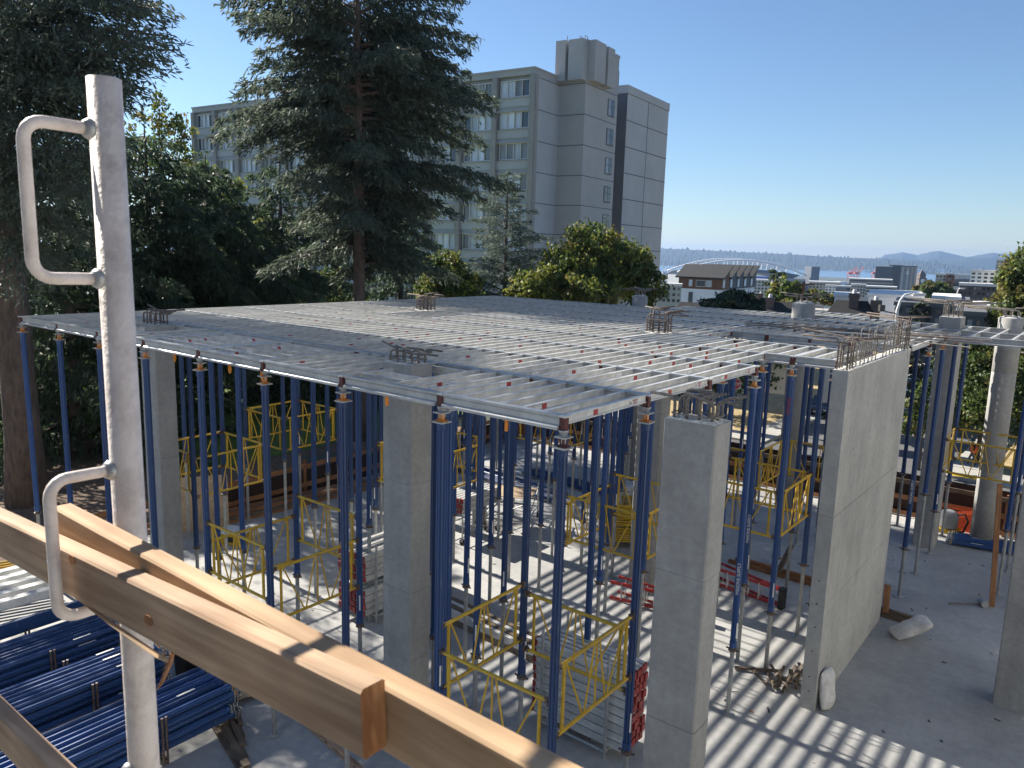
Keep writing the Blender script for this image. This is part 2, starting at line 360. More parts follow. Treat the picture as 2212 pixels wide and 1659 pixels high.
# street far below the slab edge: dry verge, asphalt, pavements, kerbs
ZS = -5.0
def zs(x, y): return ZS - .012 * (y - 40)
mb = MB()
def sq(mb, pts, dz): mb.add([(x, y, zs(x, y) + dz) for x, y in pts], [tuple(range(len(pts)))])
g = MB(); sq(g, [(-70, 28.5), (60, 28.5), (60, 140), (-70, 140)], .02); tag(g.build('verge', M['drygrass']), kind='structure')
g = MB(); sq(g, [(-60, 33.4), (60, 33.4), (60, 52.5), (-60, 52.5)], .05); tag(g.build('road', M['asphalt']), kind='structure')
g = MB(); sq(g, [(-18.5, 52.4), (-7.6, 52.4), (-7.6, 140), (-18.5, 140)], .054); tag(g.build('side_road', M['asphalt']), kind='structure')
def kerbed(name, pts, h=.13):
    k = MB(); n = len(pts); vs = [(x, y, zs(x, y) + .02) for x, y in pts] + [(x, y, zs(x, y) + .05 + h) for x, y in pts]
    k.add(vs, [(i, (i+1) % n, n+(i+1) % n, n+i) for i in range(n)] + [tuple(range(n, 2*n))]); return tag(k.build(name, M['walk']), kind='structure')
kerbed('pavement', [(-7.4, 52.6), (60, 52.6), (60, 55.4), (-7.4, 55.4)])
kerbed('pavement', [(-7.4, 55.5), (-5.4, 55.5), (-5.4, 140), (-7.4, 140)])
kerbed('pavement', [(-60, 52.6), (-18.7, 52.6), (-18.7, 55.2), (-60, 55.2)])
kerbed('pavement', [(-20.8, 55.3), (-18.7, 55.3), (-18.7, 140), (-20.8, 140)])
k = MB(); k.add([(x, y, zs(x, y) + .19) for x, y in [(-7.2, 52.75), (-5.4, 52.75), (-5.4, 53.6), (-7.2, 53.6)]], [(0, 1, 2, 3)])
tag(k.build('tactile_paving', M['yellow']), kind='structure')
k = MB()
for i in range(20): k.add([(x, y, zs(x, y) + .056) for x, y in [(-40+i*4, 42.9), (-38+i*4, 42.9), (-38+i*4, 43.03), (-40+i*4, 43.03)]], [(0, 1, 2, 3)])
tag(k.build('road_marking', M['white']), kind='structure')
# bay and far shores
wt = MB(); wt.add([(x, y, -60) for x, y in [(-9500, -2000), (9500, -2000), (9500, 9500), (-9500, 9500)]], [(0, 1, 2, 3)])
tag(wt.build('water', M['water']), kind='structure')
def ridge(name, prof, dist, depth, mat, n=260, rough=4.0, rows=8, base=-60):
    """a hill range whose crest follows heights given along the horizon, with real depth behind its shore"""
    xs = np.linspace(prof[0][0], prof[-1][0], n); ys = np.interp(xs, [p[0] for p in prof], [p[1] for p in prof])
    rr = np.random.default_rng(len(name) * 7 + n); vs = []; fs = []
    for r in range(rows + 1):
        f = r / rows
        for i in range(n):
            dd = dist - depth * (1 - f); top = at(xs[i], ys[i], dist)
            q = at(xs[i], ys[i], dd); hgt = (top[2] - base) * (math.sin(f * math.pi / 2) ** .8)
            z = base + hgt + (rr.normal() * rough * (1.0 if r == rows else .18) if f > .05 else 0)
            vs.append((q[0], q[1], z))
    top = np.array(vs[-n:]); back = top.copy(); back[:, :2] *= 1 + depth / dist; back[:, 2] = base
    vs += [tuple(p) for p in back]; rows2 = rows + 1
    for r in range(rows2):
        fs += [(r*n+i, r*n+i+1, (r+1)*n+i+1, (r+1)*n+i) for i in range(n-1)]
    me = bpy.data.meshes.new(name); me.from_pydata(vs, [], fs); me.materials.append(mat)
    return tag(link(name, me), kind='structure')
ridge('hills', [(300, 549), (900, 541), (1300, 536), (1430, 537), (1530, 541), (1600, 545), (1700, 549), (1800, 556), (1900, 559), (1990, 565), (2060, 572), (2120, 582), (2150, 594)], 6300, 1100, M['hill'], 900, 9.0, 12)
ridge('hills', [(1960, 566), (2010, 560), (2090, 556), (2130, 558), (2200, 566), (2300, 574)], 7600, 500, M['hill'], 200, 3.5)
ridge('mountain', [(1880, 572), (1910, 551), (1950, 545), (1982, 551), (2010, 544), (2030, 542), (2060, 549), (2090, 556), (2110, 551), (2145, 546), (2185, 551), (2250, 546), (2330, 556)], 8500, 500, M['mount'], 200, 2.0)
houses = MB()
for i in range(130):
    px = random.uniform(1440, 2050); lo = np.interp(px, [1430, 1700, 1900, 2060], [541, 553, 562, 576]); py = random.uniform(lo + 3, 588); f = (588 - py) / (588 - lo + 1)
    q = at(px, py, 6300 - 1100 * (1 - max(0, min(1, f)) ** 1.2) - 60); s = random.uniform(6, 16)
    houses.box(q[0]-s, q[0]+s, q[1]-s, q[1]+s, q[2]-8, q[2]+random.uniform(2, 6))
tag(houses.build('hillside_houses', M['whitew']), kind='stuff')

# ================================================================== formwork deck
S = 1.8; ZD = 6.11; X0 = -4.5; Y0 = 6.68
gx = lambda k: X0 - S * k
gy = lambda j: Y0 + S * j
HAT = [(-.04,0),(.04,0),(.04,-.018),(.016,-.03),(.014,-.105),(.032,-.118),(.032,-.135),(-.032,-.135),(-.032,-.118),(-.014,-.105),(-.016,-.03),(-.04,-.018)]
HAT = [(x*.6, y*.76) for x, y in HAT]
GIR = [(-.045,0),(.045,0),(.045,-.025),(.022,-.05),(.022,-.11),(.062,-.135),(.062,-.165),(-.062,-.165),(-.062,-.135),(-.022,-.11),(-.022,-.05),(-.045,-.025)]
colfoot = [(-8.41, -7.80, 7.66, 8.08), (-15.7, -15.1, 7.66, 8.08), (-8.41, -7.8, 15.43, 15.85), (-15.7, -15.1, 15.43, 15.85)]
colround = [(-12.9, 23.4, .34), (-7.6, 23.95, .42)]
def blocked(x0, x1, y0, y1, m=.04):
    for a, b, c, d in colfoot:
        if x1 > a-m and x0 < b+m and y1 > c-m and y0 < d+m: return True
    for x, y, r in colround:
        if x1 > x-r-m and x0 < x+r+m and y1 > y-r-m and y0 < y+r+m: return True
    return False
joists = []; girders = []       # (p0, p1)
def segs(fixed, lo, hi, along):
    """cut a member where a column stands in its way"""
    out = []; n = max(1, int((hi - lo) / .05)); cur = None
    for i in range(n):
        a, b = lo + (hi-lo)*i/n, lo + (hi-lo)*(i+1)/n
        bl = blocked(a, b, fixed-.035, fixed+.035) if along == 'x' else blocked(fixed-.035, fixed+.035, a, b)
        if bl:
            if cur: out.append(cur); cur = None
        else: cur = (cur[0], b) if cur else (a, b)
    if cur: out.append(cur)
    return [s for s in out if s[1] - s[0] > .25]
def jy(x, y0, y1):
    for a, b in segs(x, y0 + .05, y1 - .05, 'y'): joists.append(((x, a, ZD), (x, b, ZD)))
def jx(y, x0, x1):
    for a, b in segs(y, x0 + .05, x1 - .05, 'x'): joists.append(((a, y, ZD), (b, y, ZD)))
def gxl(y, x0, x1):
    for a, b in segs(y, x0 + .055, x1 - .055, 'x'): girders.append(((a, y, ZD), (b, y, ZD)))
nodes_xy = {}; extra = {}
def node(x, y): nodes_xy[(round(x, 2), round(y, 2))] = 1
crossbays = {(3, 0), (4, 0), (1, 4), (5, 4)}
for j in range(9):
    for k in range(8):
        xa, xb, ya, yb = gx(k+1), gx(k), gy(j), gy(j+1)
        if (k, j) == (0, 5): continue
        if (k, j) == (0, 3): xb = -5.03
        if (k, j) == (1, 5): xb = -7.17
        if (k, j) in crossbays:
            jy(xb - .05, ya, yb); jy(xa + .05, ya, yb)
            for i in range(1, 6): jx(ya + .3*i, xa + .03, xb - .03)
        elif (k, j) == (1, 0):
            for x in (xb, -6.6, -6.9, -7.2): jy(x, ya, yb)
            jx(6.98, xa, -7.2); jx(7.28, xa, -7.2); jx(8.2, xa, -7.2)
        elif (k, j) == (5, 0):
            for x in (xb, -13.8, -14.1, -14.4): jy(x, ya, yb)
            jx(7.2, xa, -14.4); jx(8.2, xa, -14.4)
        else:
            n = int(round((xb - xa) / .3))
            for i in range(0 if k == 0 or (k, j) in ((1, 5),) else 0, n): jy(xb - .3*i, ya, yb)
        if k == 7: jy(xa, ya, yb)
for j in range(10):
    for k in range(8):
        xa, xb = gx(k+1), gx(k)
        if j in (3,) and k == 0: xb = gx(0)
        if j == 4 and k == 0: xb = gx(0)
        if j == 6 and k == 0: xb = gx(0)
        if j == 5 and k == 1: pass
        gxl(gy(j), xa, xb)
for k in range(9):
    for j in range(10): node(gx(k), gy(j))
# bays beside the wall
for x in (-4.45, -4.15, -3.85): jy(x, gy(4), gy(5))
gxl(gy(4), gx(0), -3.72); gxl(gy(5), gx(0), -3.72)
jy(-5.03, gy(3), gy(4)); node(-5.06, gy(3)); node(-5.06, gy(4)); node(-5.06, gy(5)); node(-7.2, gy(1)); node(-6.72, 7.3); node(-14.4, gy(1)); node(-3.76, gy(4)); node(-7.17, gy(6)); node(-5.36, gy(6))
# bays behind the wall and to the right
XR = [-3.3, -1.5, .3, 2.1]
for j in (6, 7):
    for i in range(1, 4 if j == 6 else 4): jy(gx(0) + .3*i, gy(j), gy(j+1))
    gxl(gy(j), gx(0), -3.3)
jy(-3.3, gy(7), gy(8)); jy(-3.3, gy(6), gy(7))
for j in (8, 9):
    for x in np.arange(gx(0) + .43, 2.1, .43): jy(x, gy(j), gy(j+1))
for j in (8, 9, 10):
    gxl(gy(j), gx(0), XR[0])
    for a, b in zip(XR, XR[1:]): gxl(gy(j), a, b)
for x in XR[:3]:
    for j in (8, 9, 10): node(x, gy(j))
node(-3.3, gy(7))
# far strips
for k in (0, 1, 2, 3):
    for i in range(6): jy(gx(k) - .3*i, gy(9), gy(10))
    gxl(gy(10), gx(k+1), gx(k)); node(gx(k), gy(10))
jy(gx(4), gy(9), gy(10)); node(gx(4), gy(10))
for k in (1,):
    for i in range(6): jy(gx(k) - .3*i, gy(10), gy(11))
    gxl(gy(11), gx(k+1), gx(k)); node(gx(k), gy(11))
jy(gx(2), gy(10), gy(11))

for (k, j) in [(2, 3), (3, 4), (4, 4), (5, 4), (2, 5), (3, 5), (4, 5), (3, 6), (5, 6), (2, 6), (4, 7), (3, 7), (1, 6), (5, 3), (6, 4), (1, 3), (1, 7), (2, 7), (4, 2), (2, 2)]:
    q = (round(gx(k) - .9, 2), round(gy(j), 2)); node(*q); extra[q] = 'extra blue prop midway between the %s and %s lines from the right, %s row back' % (ORD[k], ORD[k + 1], ['first', 'second', 'third', 'fourth', 'fifth', 'sixth', 'seventh', 'eighth'][j])
deck = thing('formwork_deck', 'wide deck of parallel grey aluminium joists and girders carried on blue props', 'formwork deck', (X0, Y0, ZD))
off = np.array([X0, Y0, ZD])
meshcache = {}
def bar_mesh(kind, L):
    key = (kind, round(L, 2))
    if key not in meshcache:
        prof = HAT if kind == 'joist' else GIR; mb = MB()
        mb.prof((0, 0, 0), (L, 0, 0), prof, (0, 0, 1), 0)
        meshcache[key] = mb.mesh(kind, [M['alu'] if kind == 'joist' else M['girder']])
    return meshcache[key]
joists.sort(key=lambda s: s[0][0]**2 + s[0][1]**2)
uniq = []; seen = set()
for s in joists:
    kx = (round(s[0][0], 2), round(s[0][1], 1), round(s[1][0], 2))
    if kx in seen: continue
    seen.add(kx); uniq.append(s)
joists = uniq
sm = [MB() for _ in range(3)]
def tilt():
    return (random.uniform(-.004, .004), random.uniform(-.002, .002))
tagm_red = MB().box(0, .085, -.0025, .0025, -.032, .032).mesh('sticker', [M['red']])
tagm_wht = MB().box(0, .16, -.0025, .0025, -.027, .027).mesh('sticker', [M['white']])
tagm_blu = MB().box(0, .16, -.0025, .0025, -.03, .03).mesh('sticker', [M['sblue']])
rest = MB(); joist_objs = []
for i, (a, b) in enumerate(joists):
    a = np.array(a); b = np.array(b); L = np.linalg.norm(b - a); ang = math.atan2(b[1]-a[1], b[0]-a[0])
    if i < 300:
        o = link('joist', bar_mesh('joist', L), deck, a - off + np.array([0, 0, random.uniform(-.004, .001)]), (0, 0, ang))
        joist_objs.append((o, a, L, ang))
        if L > 1.4 and random.random() < .55 and a[1] < 16:
            side = 1 if abs(ang) > .1 else -1      # the face turned to the viewer
            xx = random.choice((.35, .5, .95, 1.2)); sgn = -1
            st = link('sticker', tagm_red if random.random() < .5 else tagm_wht, o, (xx, sgn*.0125, -.051), (0, 0, 0))
            if st.data is tagm_red: link('sticker', tagm_wht, o, (xx - .15, sgn*.0122, -.051)).scale = (.8, 1, .7)
    else:
        rest.prof(a - off, b - off, HAT, (0, 0, 1))
if rest.n: tag(rest.build('joist', M['alu'], deck), kind='stuff')
for a, b in girders:
    a = np.array(a); b = np.array(b); L = np.linalg.norm(b - a)
    o = link('girder', bar_mesh('girder', L), deck, a - off, (random.uniform(-.003, .003), 0, 0))
# lettering on the clear labels nearest the viewer
def text(name, body, size, mat, parent, loc, rot, align='CENTER', ext=.0008):
    cu = bpy.data.curves.new(name, 'FONT'); cu.body = body; cu.size = size; cu.align_x = align; cu.align_y = 'CENTER'; cu.extrude = ext
    tmp = bpy.data.objects.new(name, cu); COL.objects.link(tmp); bpy.context.view_layer.update()
    me = bpy.data.meshes.new_from_object(tmp.evaluated_get(bpy.context.evaluated_depsgraph_get())); bpy.data.objects.remove(tmp)
    me.materials.clear(); me.materials.append(mat); return link(name, me, parent, loc, rot)
edge = [q for q in joist_objs if abs(q[1][0] - X0) < .02 and abs(q[3]) > 1][:3]
for n_, (o, a, L, ang) in enumerate(edge):
    for c in list(o.children): bpy.data.objects.remove(c)
    p = link('sticker', MB().box(0, .20, -.0025, .0025, -.031, .031).mesh('sticker', [M['white']]), o, (1.3, -.0125, -.051))
    text('lettering', 'MASONS\nSUPPLY', .031, M['red'], o, (1.425, -.0165, -.051), (R(90), 0, 0))
    tr = MB(); tr.prof((1.325, -.0152, -.051), (1.325, -.0165, -.051), [(-.018, -.02), (.018, -.02), (0, .022)], (0, 0, 1)); tr.build('emblem', M['steel'], o)
    link('sticker', tagm_red, o, (.5, -.0125, -.051)); link('sticker', tagm_wht, o, (.36, -.0122, -.051)).scale = (.8, 1, .6)
# orange lifting tabs hanging under the front girder
for x in (-7.2, -5.25, -10.75, -12.4, -9.9):
    t = MB().bar((x, Y0 - .05, ZD - .165), (x, Y0 - .05, ZD - .26), .05, .014, (1, 0, 0)); t.tube((x, Y0-.05, ZD-.25), (x, Y0-.05, ZD-.29), .018, 8)
    o = t.build('hanging_tab', M['orange'], deck); o.location = -off

# ================================================================== shoring props
def fluted(r, n=8, g=.82):
    pts = []
    for i in range(n):
        for da, rr in ((-.30, r), (.30, r), (.42, r*g), (.58, r*g)):
            a = 2*math.pi*(i + .5 + da*0 + (da if da < .31 else da)) / n; pts.append((rr*math.cos(a), rr*math.sin(a)))
    pts = sorted(set((round(p[0], 5), round(p[1], 5)) for p in pts), key=lambda p: math.atan2(p[1], p[0]))
    return pts
FL = fluted(.055); FLI = fluted(.038)
def tube_mesh(zb):
    mb = MB(); mb.prof((0, 0, zb), (0, 0, 5.74), FL, (0, 1, 0), 0)
    mb.lathe([(.062, zb), (.062, zb+.10)], n=12, m=0); mb.lathe([(.060, 5.66), (.060, 5.745)], n=12, m=0)
    return mb.mesh('outer_tube', [M['blue']])
TUBES = {z: tube_mesh(z) for z in (1.65, 1.25, 2.15, .35)}
def leg_mesh(zb):
    mb = MB(); mb.prof((0, 0, .012), (0, 0, zb + .05), FLI, (0, 1, 0)); return mb.mesh('inner_leg', [M['galv']])
LEGS = {z: leg_mesh(z) for z in TUBES}
def collar_mesh(zb):
    mb = MB(); mb.lathe([(.05, zb-.075), (.074, zb-.07), (.074, zb-.035), (.05, zb-.02)], n=12)
    mb.bar((-.12, 0, zb-.05), (.12, 0, zb-.05), .022, .022); return mb.mesh('lock_collar', [M['clamp']])
COLLARS = {z: collar_mesh(z) for z in TUBES}
plate = MB().prof((0, 0, .002), (0, 0, .014), [(.11*math.cos(a), .11*math.sin(a)) for a in np.arange(0, 6.28, .7854)], (0, 1, 0)).mesh('base_plate', [M['galv']])
hm = MB(); hm.tube((0, 0, 5.80), (0, 0, 5.93), .03, 10); hm.box(-.075, .075, -.075, .075, 5.862, 5.876); hm.box(-.085, .085, -.085, .085, 5.745, 5.762)
hm.lathe([(.045, 5.9), (.06, 5.935), (.06, 5.945)], n=10)
HEAD = hm.mesh('drop_head', [M['galv']])
wm = MB(); wm.box(-.028, .028, -.028, .028, 5.775, 5.86); wm.box(-.062, .062, -.05, .05, 5.763, 5.776)
WEDGE = wm.mesh('wedge', [M['orange']]); WEDGED = wm.mesh('wedge', [M['darkred']])
sk = MB(); sk.box(-.036, .036, -.036, .036, 5.945, 6.085); SOCK = sk.mesh('head_socket', [M['darkred']])
cp = MB(); cp.box(-.052, .052, -.052, .052, 6.086, 6.106); cp.lathe([(.018, 6.106), (.018, 6.112)], n=8); CAP = cp.mesh('head_cap', [M['alu']])
lab = MB().box(-.012, .012, -.0595, -.057, 0, .28).mesh('sticker', [M['white']])
def prop(x, y, zb, label, group='blue props under the formwork deck', yaw=0.0, detail=True):
    t = thing('shoring_prop', label, 'prop', (x, y, 0), yaw, group)
    t.rotation_euler = (random.gauss(0, .0022), random.gauss(0, .0022), yaw)
    link('base_plate', plate, t); link('inner_leg', LEGS[zb], t); link('lock_collar', COLLARS[zb], t); link('outer_tube', TUBES[zb], t)
    link('drop_head', HEAD, t); link('wedge', WEDGED if (round(x, 2), round(y, 2)) == (-4.5, 6.68) else WEDGE, t); link('head_socket', SOCK, t); link('head_cap', CAP, t)
    if detail and random.random() < .45:
        s = link('sticker', lab, t, (0, 0, zb + random.uniform(.12, .3)), (0, 0, random.uniform(.5, 1.6)))
    return t
def zbase(k, j):
    if (k, j) in ((8, 2), (7, 3), (6, 3)): return 2.15
    if (k, j) in ((1, 2), (2, 2)): return .35 if (k, j) == (1, 2) else 1.65
    return random.choice((1.65, 1.65, 1.65, 1.25, 2.15))
order = ['first', 'second', 'third', 'fourth', 'fifth', 'sixth', 'seventh', 'eighth', 'ninth']
for (x, y) in list(nodes_xy):
    if blocked(x-.06, x+.06, y-.06, y+.06, 0): continue
    k, j = (X0 - x) / S, (y - Y0) / S
    on = abs(k - round(k)) < .02 and abs(j - round(j)) < .02
    kk, jj = (round(k), round(j)) if on else (-9, -9)
    zb = zbase(kk, jj); grp = 'blue props under the formwork deck'
    if kk < 0 or not on:
        if y < 9: lb0 = {-7.2: 'blue prop standing alone behind the second and third front props', -6.72: 'blue prop tucked close behind the second front prop, right of the front pillar', -14.4: 'blue prop just right of the far left pillar'}[round(x, 2)]
        else: lb0 = None
        lb = 'blue shoring prop standing close to the tall concrete wall, %s from the front' % ORD[int(round((y - 13.88)/1.8)) if x < -4 else 4] if x > -5.5 and y < 18 else 'blue prop under the right deck arm, %s row back, %s line from its left' % (ORD[max(0, int(round((y - 19.28)/1.8)))], ORD[max(0, int(round((x + 3.3)/1.8)))])
        if y > 17 and x < -5: lb = 'blue prop under the deck far back, near x %s row' % ORD[0] if False else '%s blue prop under the girder behind the deck opening' % ('left' if x < -6 else 'right') if y < 17.6 else 'blue prop in the farthest strip of deck, %s row, %s line from the right' % (ORD[max(0, int(round((y - gy(10))/1.8)))], ORD[max(0, int(round((X0 - x)/1.8)))])
    if (kk < 0 or not on) and lb0: lb = lb0
    if (round(x, 2), round(y, 2)) in extra: lb = extra[(round(x, 2), round(y, 2))]
    if kk < 0 or not on: pass
    elif jj == 0:
        lb = ('blue corner prop with a dark rusty head, nearest to the viewer' if kk == 0 else
              '%s blue prop from the near corner along the long front edge of the deck' % order[kk])
    elif kk == 0 and 0 < jj <= 3: lb = '%s blue prop back from the near corner along the right-hand deck edge' % order[jj]
    else: lb = 'blue prop in the %s row back from the front edge, %s line from the right' % (ORD[jj], ORD[kk])
    p = prop(x, y, zb, lb, grp, random.uniform(-.15, .15))
    if (kk, jj) in ((0, 3), (0, 0), (3, 0)) and False: pass
# painted lettering along the tubes of the props at the right-hand edge
def vtext(x, y, z, body, mat, size=.075, ang=0.0):
    o = None
    for t in COL.objects:
        if t.name.startswith('shoring_prop') and t.type == 'EMPTY' and abs(t.location.x - x) < .03 and abs(t.location.y - y) < .03: o = t
    if o is None: return
    tube = [c for c in o.children if c.name.startswith('outer_tube')][0]
    a = ang - o.rotation_euler.z
    rm = Matrix(((0, math.sin(a), math.cos(a)), (0, -math.cos(a), math.sin(a)), (1, 0, 0))).to_euler()
    text('lettering', body, size, mat, tube, (.0575*math.cos(a), .0575*math.sin(a), z), rm)
for (x, y, z) in ((-4.5, gy(3), 2.5), (-5.06, gy(4), 2.75), (-3.3, gy(7), 2.6)):
    vtext(x, y, z, 'MASONS SUPPLY', M['white'], .075, math.atan2(-y, -x))
vtext(gx(0), gy(4), 5.2, 'MASONS', M['red'], .08, math.atan2(-gy(4), -gx(0)))

# ================================================================== yellow bracing frames
fr_cache = {}
def frame_parts(L):
    if L in fr_cache: return fr_cache[L]
    h = .86; e = .10; p = {}
    p['chord'] = MB().tube((e, 0, 0), (L - e, 0, 0), .0245, 10).mesh('chord', [M['yellow']])
    p['end_post'] = MB().tube((0, 0, .02), (0, 0, h - .02), .0225, 10).mesh('end_post', [M['yellow']])
    def br(a, b): return MB().tube(a, b, .0125, 8).mesh('brace', [M['yellow']])
    a0, a1 = e + .09, L - e - .09; c = L / 2; q0, q1 = a0 + (c-a0)*.62, a1 - (a1-c)*.62
    p['braces'] = [br((a0 + .03, 0, h), (q0, 0, 0)), br((q0 + .03, 0, 0), (c - .05, 0, h)), br((c, 0, h), (c, 0, 0)), br((c + .05, 0, h), (q1 - .03, 0, 0)), br((q1, 0, 0), (a1 - .03, 0, h))]
    cl = MB(); cl.box(-.07, .02, -.022, .022, -.03, .03); cl.tube((-.035, -.05, .01), (-.035, .05, .01), .011, 6); cl.box(-.075, -.045, -.034, .034, -.05, .045); cl.tube((-.03, .03, -.06), (-.03, .03, .07), .008, 6)
    p['clamp'] = cl.mesh('clamp', [M['clamp']]); p['a'] = (a0, a1, e, h); fr_cache[L] = p; return p
def brace_frame(xa, ya, xb, yb, ztop, label, group='yellow bracing frames between the props', clamps=True):
    D = math.hypot(xb-xa, yb-ya); L = round(D, 2); p = frame_parts(L); a0, a1, e, h = p['a']
    t = thing('bracing_frame', label, 'bracing frame', (xa, ya, ztop - h), math.atan2(yb-ya, xb-xa), group)
    link('chord', p['chord'], t, (0, 0, 0)); link('chord', p['chord'], t, (0, 0, h))
    link('end_post', p['end_post'], t, (a0, 0, 0)); link('end_post', p['end_post'], t, (a1, 0, 0))
    for b in p['braces']: link('brace', b, t)
    if clamps:
        for x, r in ((e, 0), (L - e, math.pi)):
            for z in (0, h): link('clamp', p['clamp'], t, (x, 0, z), (0, 0, r))
    return t
P = lambda k, j: (gx(k), gy(j))
FR = [
 ((1,0),(0,0),2.77,'yellow bracing frame running low along the front edge to the corner prop'),
 ((1,0),(1,1),3.07,'yellow bracing frame running back from the second front prop, left of the corner bay'),
 ((0,0),(0,1),3.18,'nearest yellow bracing frame, running back from the corner prop over the joist rack'),
 ((1,1),(0,1),2.93,'yellow bracing frame across the back of the corner bay above the joist rack'),
 ((4,0),(3,0),3.15,'yellow bracing frame along the front edge between the fifth and fourth props'),
 ((4,0),(4,1),2.80,'yellow bracing frame running back from the fifth front prop'),
 ((3,0),(3,1),2.80,'yellow bracing frame running back from the fourth front prop'),
 ((4,1),(3,1),3.20,'yellow bracing frame across the back of the left bracing bay'),
 ((7,1),(6,1),3.30,'yellow bracing frame just right of the far left pillar, facing the viewer'),
 ((6,1),(6,2),3.20,'yellow bracing frame running back beside the lawn, right side of the left tower'),
 ((7,2),(6,2),3.20,'yellow bracing frame in front of the lawn at the back of the left tower'),
 ((7,1),(7,2),3.20,'yellow bracing frame with the lawn behind it, left side of the left tower'),
 ((7,3),(7,4),3.25,'yellow bracing frame running back at the far end of the lawn'),
 ((8,3),(7,3),3.25,'yellow bracing frame short in view at the lawn edge, mid distance'),
 ((8,4),(7,4),3.25,'yellow bracing frame farthest back beside the parked van'),
 ((8,3),(8,4),3.25,'yellow bracing frame on the outer edge against the lawn'),
 ((2,3),(1,3),3.15,'yellow bracing frame in front of the stack of yellow frames'),
 ((2,3),(2,4),2.95,'yellow bracing frame running back left of the stack of yellow frames'),
 ((1,3),(1,4),3.15,'yellow bracing frame beside the middle pillar behind the big near pillar'),
 ((2,4),(1,4),3.20,'yellow bracing frame just behind the stack of yellow frames'),
 ((4,3),(4,4),3.20,'yellow bracing frame above the cart of red capped joists'),
 ((5,4),(4,4),3.35,'yellow bracing frame behind the one over the red capped cart'),
 ((5,3),(5,4),3.2,'yellow bracing frame left of the cart, mostly hidden by the front pillar'),
 ((5,3),(4,3),3.2,'yellow bracing frame over the cart, facing the viewer'),
 ((1,5),(0,5),3.55,'yellow bracing frame left of the wall, farther of two, facing the viewer'),
 ((1,4),(0,4),3.55,'yellow bracing frame left of the wall, nearer of two, facing the viewer'),
 ((0,4),(0,5),3.55,'yellow bracing frame edge on just left of the wall'),
 ((1,4),(1,5),3.55,'yellow bracing frame edge on between the big near pillar and the wall'),
 ((5,6),(4,6),3.3,'yellow bracing frame in the far row near the middle'),
 ((4,6),(4,7),3.3,'yellow bracing frame running back in the far middle row'),
 ((2,6),(1,6),3.3,'yellow bracing frame in the far row behind the frame stack'),
 ((2,6),(2,7),3.3,'yellow bracing frame running back in the far row behind the frame stack'),
 ((1,6),(1,7),3.3,'yellow bracing frame in the far row seen past the near pillar'),
 ((1,7),(0,7),3.3,'yellow bracing frame in the last row left of the wall, seen between props'),
]
for a, b, z, lb in FR: brace_frame(*P(*a), *P(*b), z, lb)
for a, b, z, lb in [((-3.3, gy(9)), (-1.5, gy(9)), 3.2, 'nearer yellow bracing frame under the right deck arm before the round pillar'),
                    ((-3.3, gy(10)), (-1.5, gy(10)), 3.2, 'farther yellow bracing frame under the right deck arm behind the first'),
                    ((-3.3, gy(9)), (-3.3, gy(10)), 3.2, 'yellow bracing frame seen edge on under the right deck arm')]:
    brace_frame(*a, *b, z, lb)

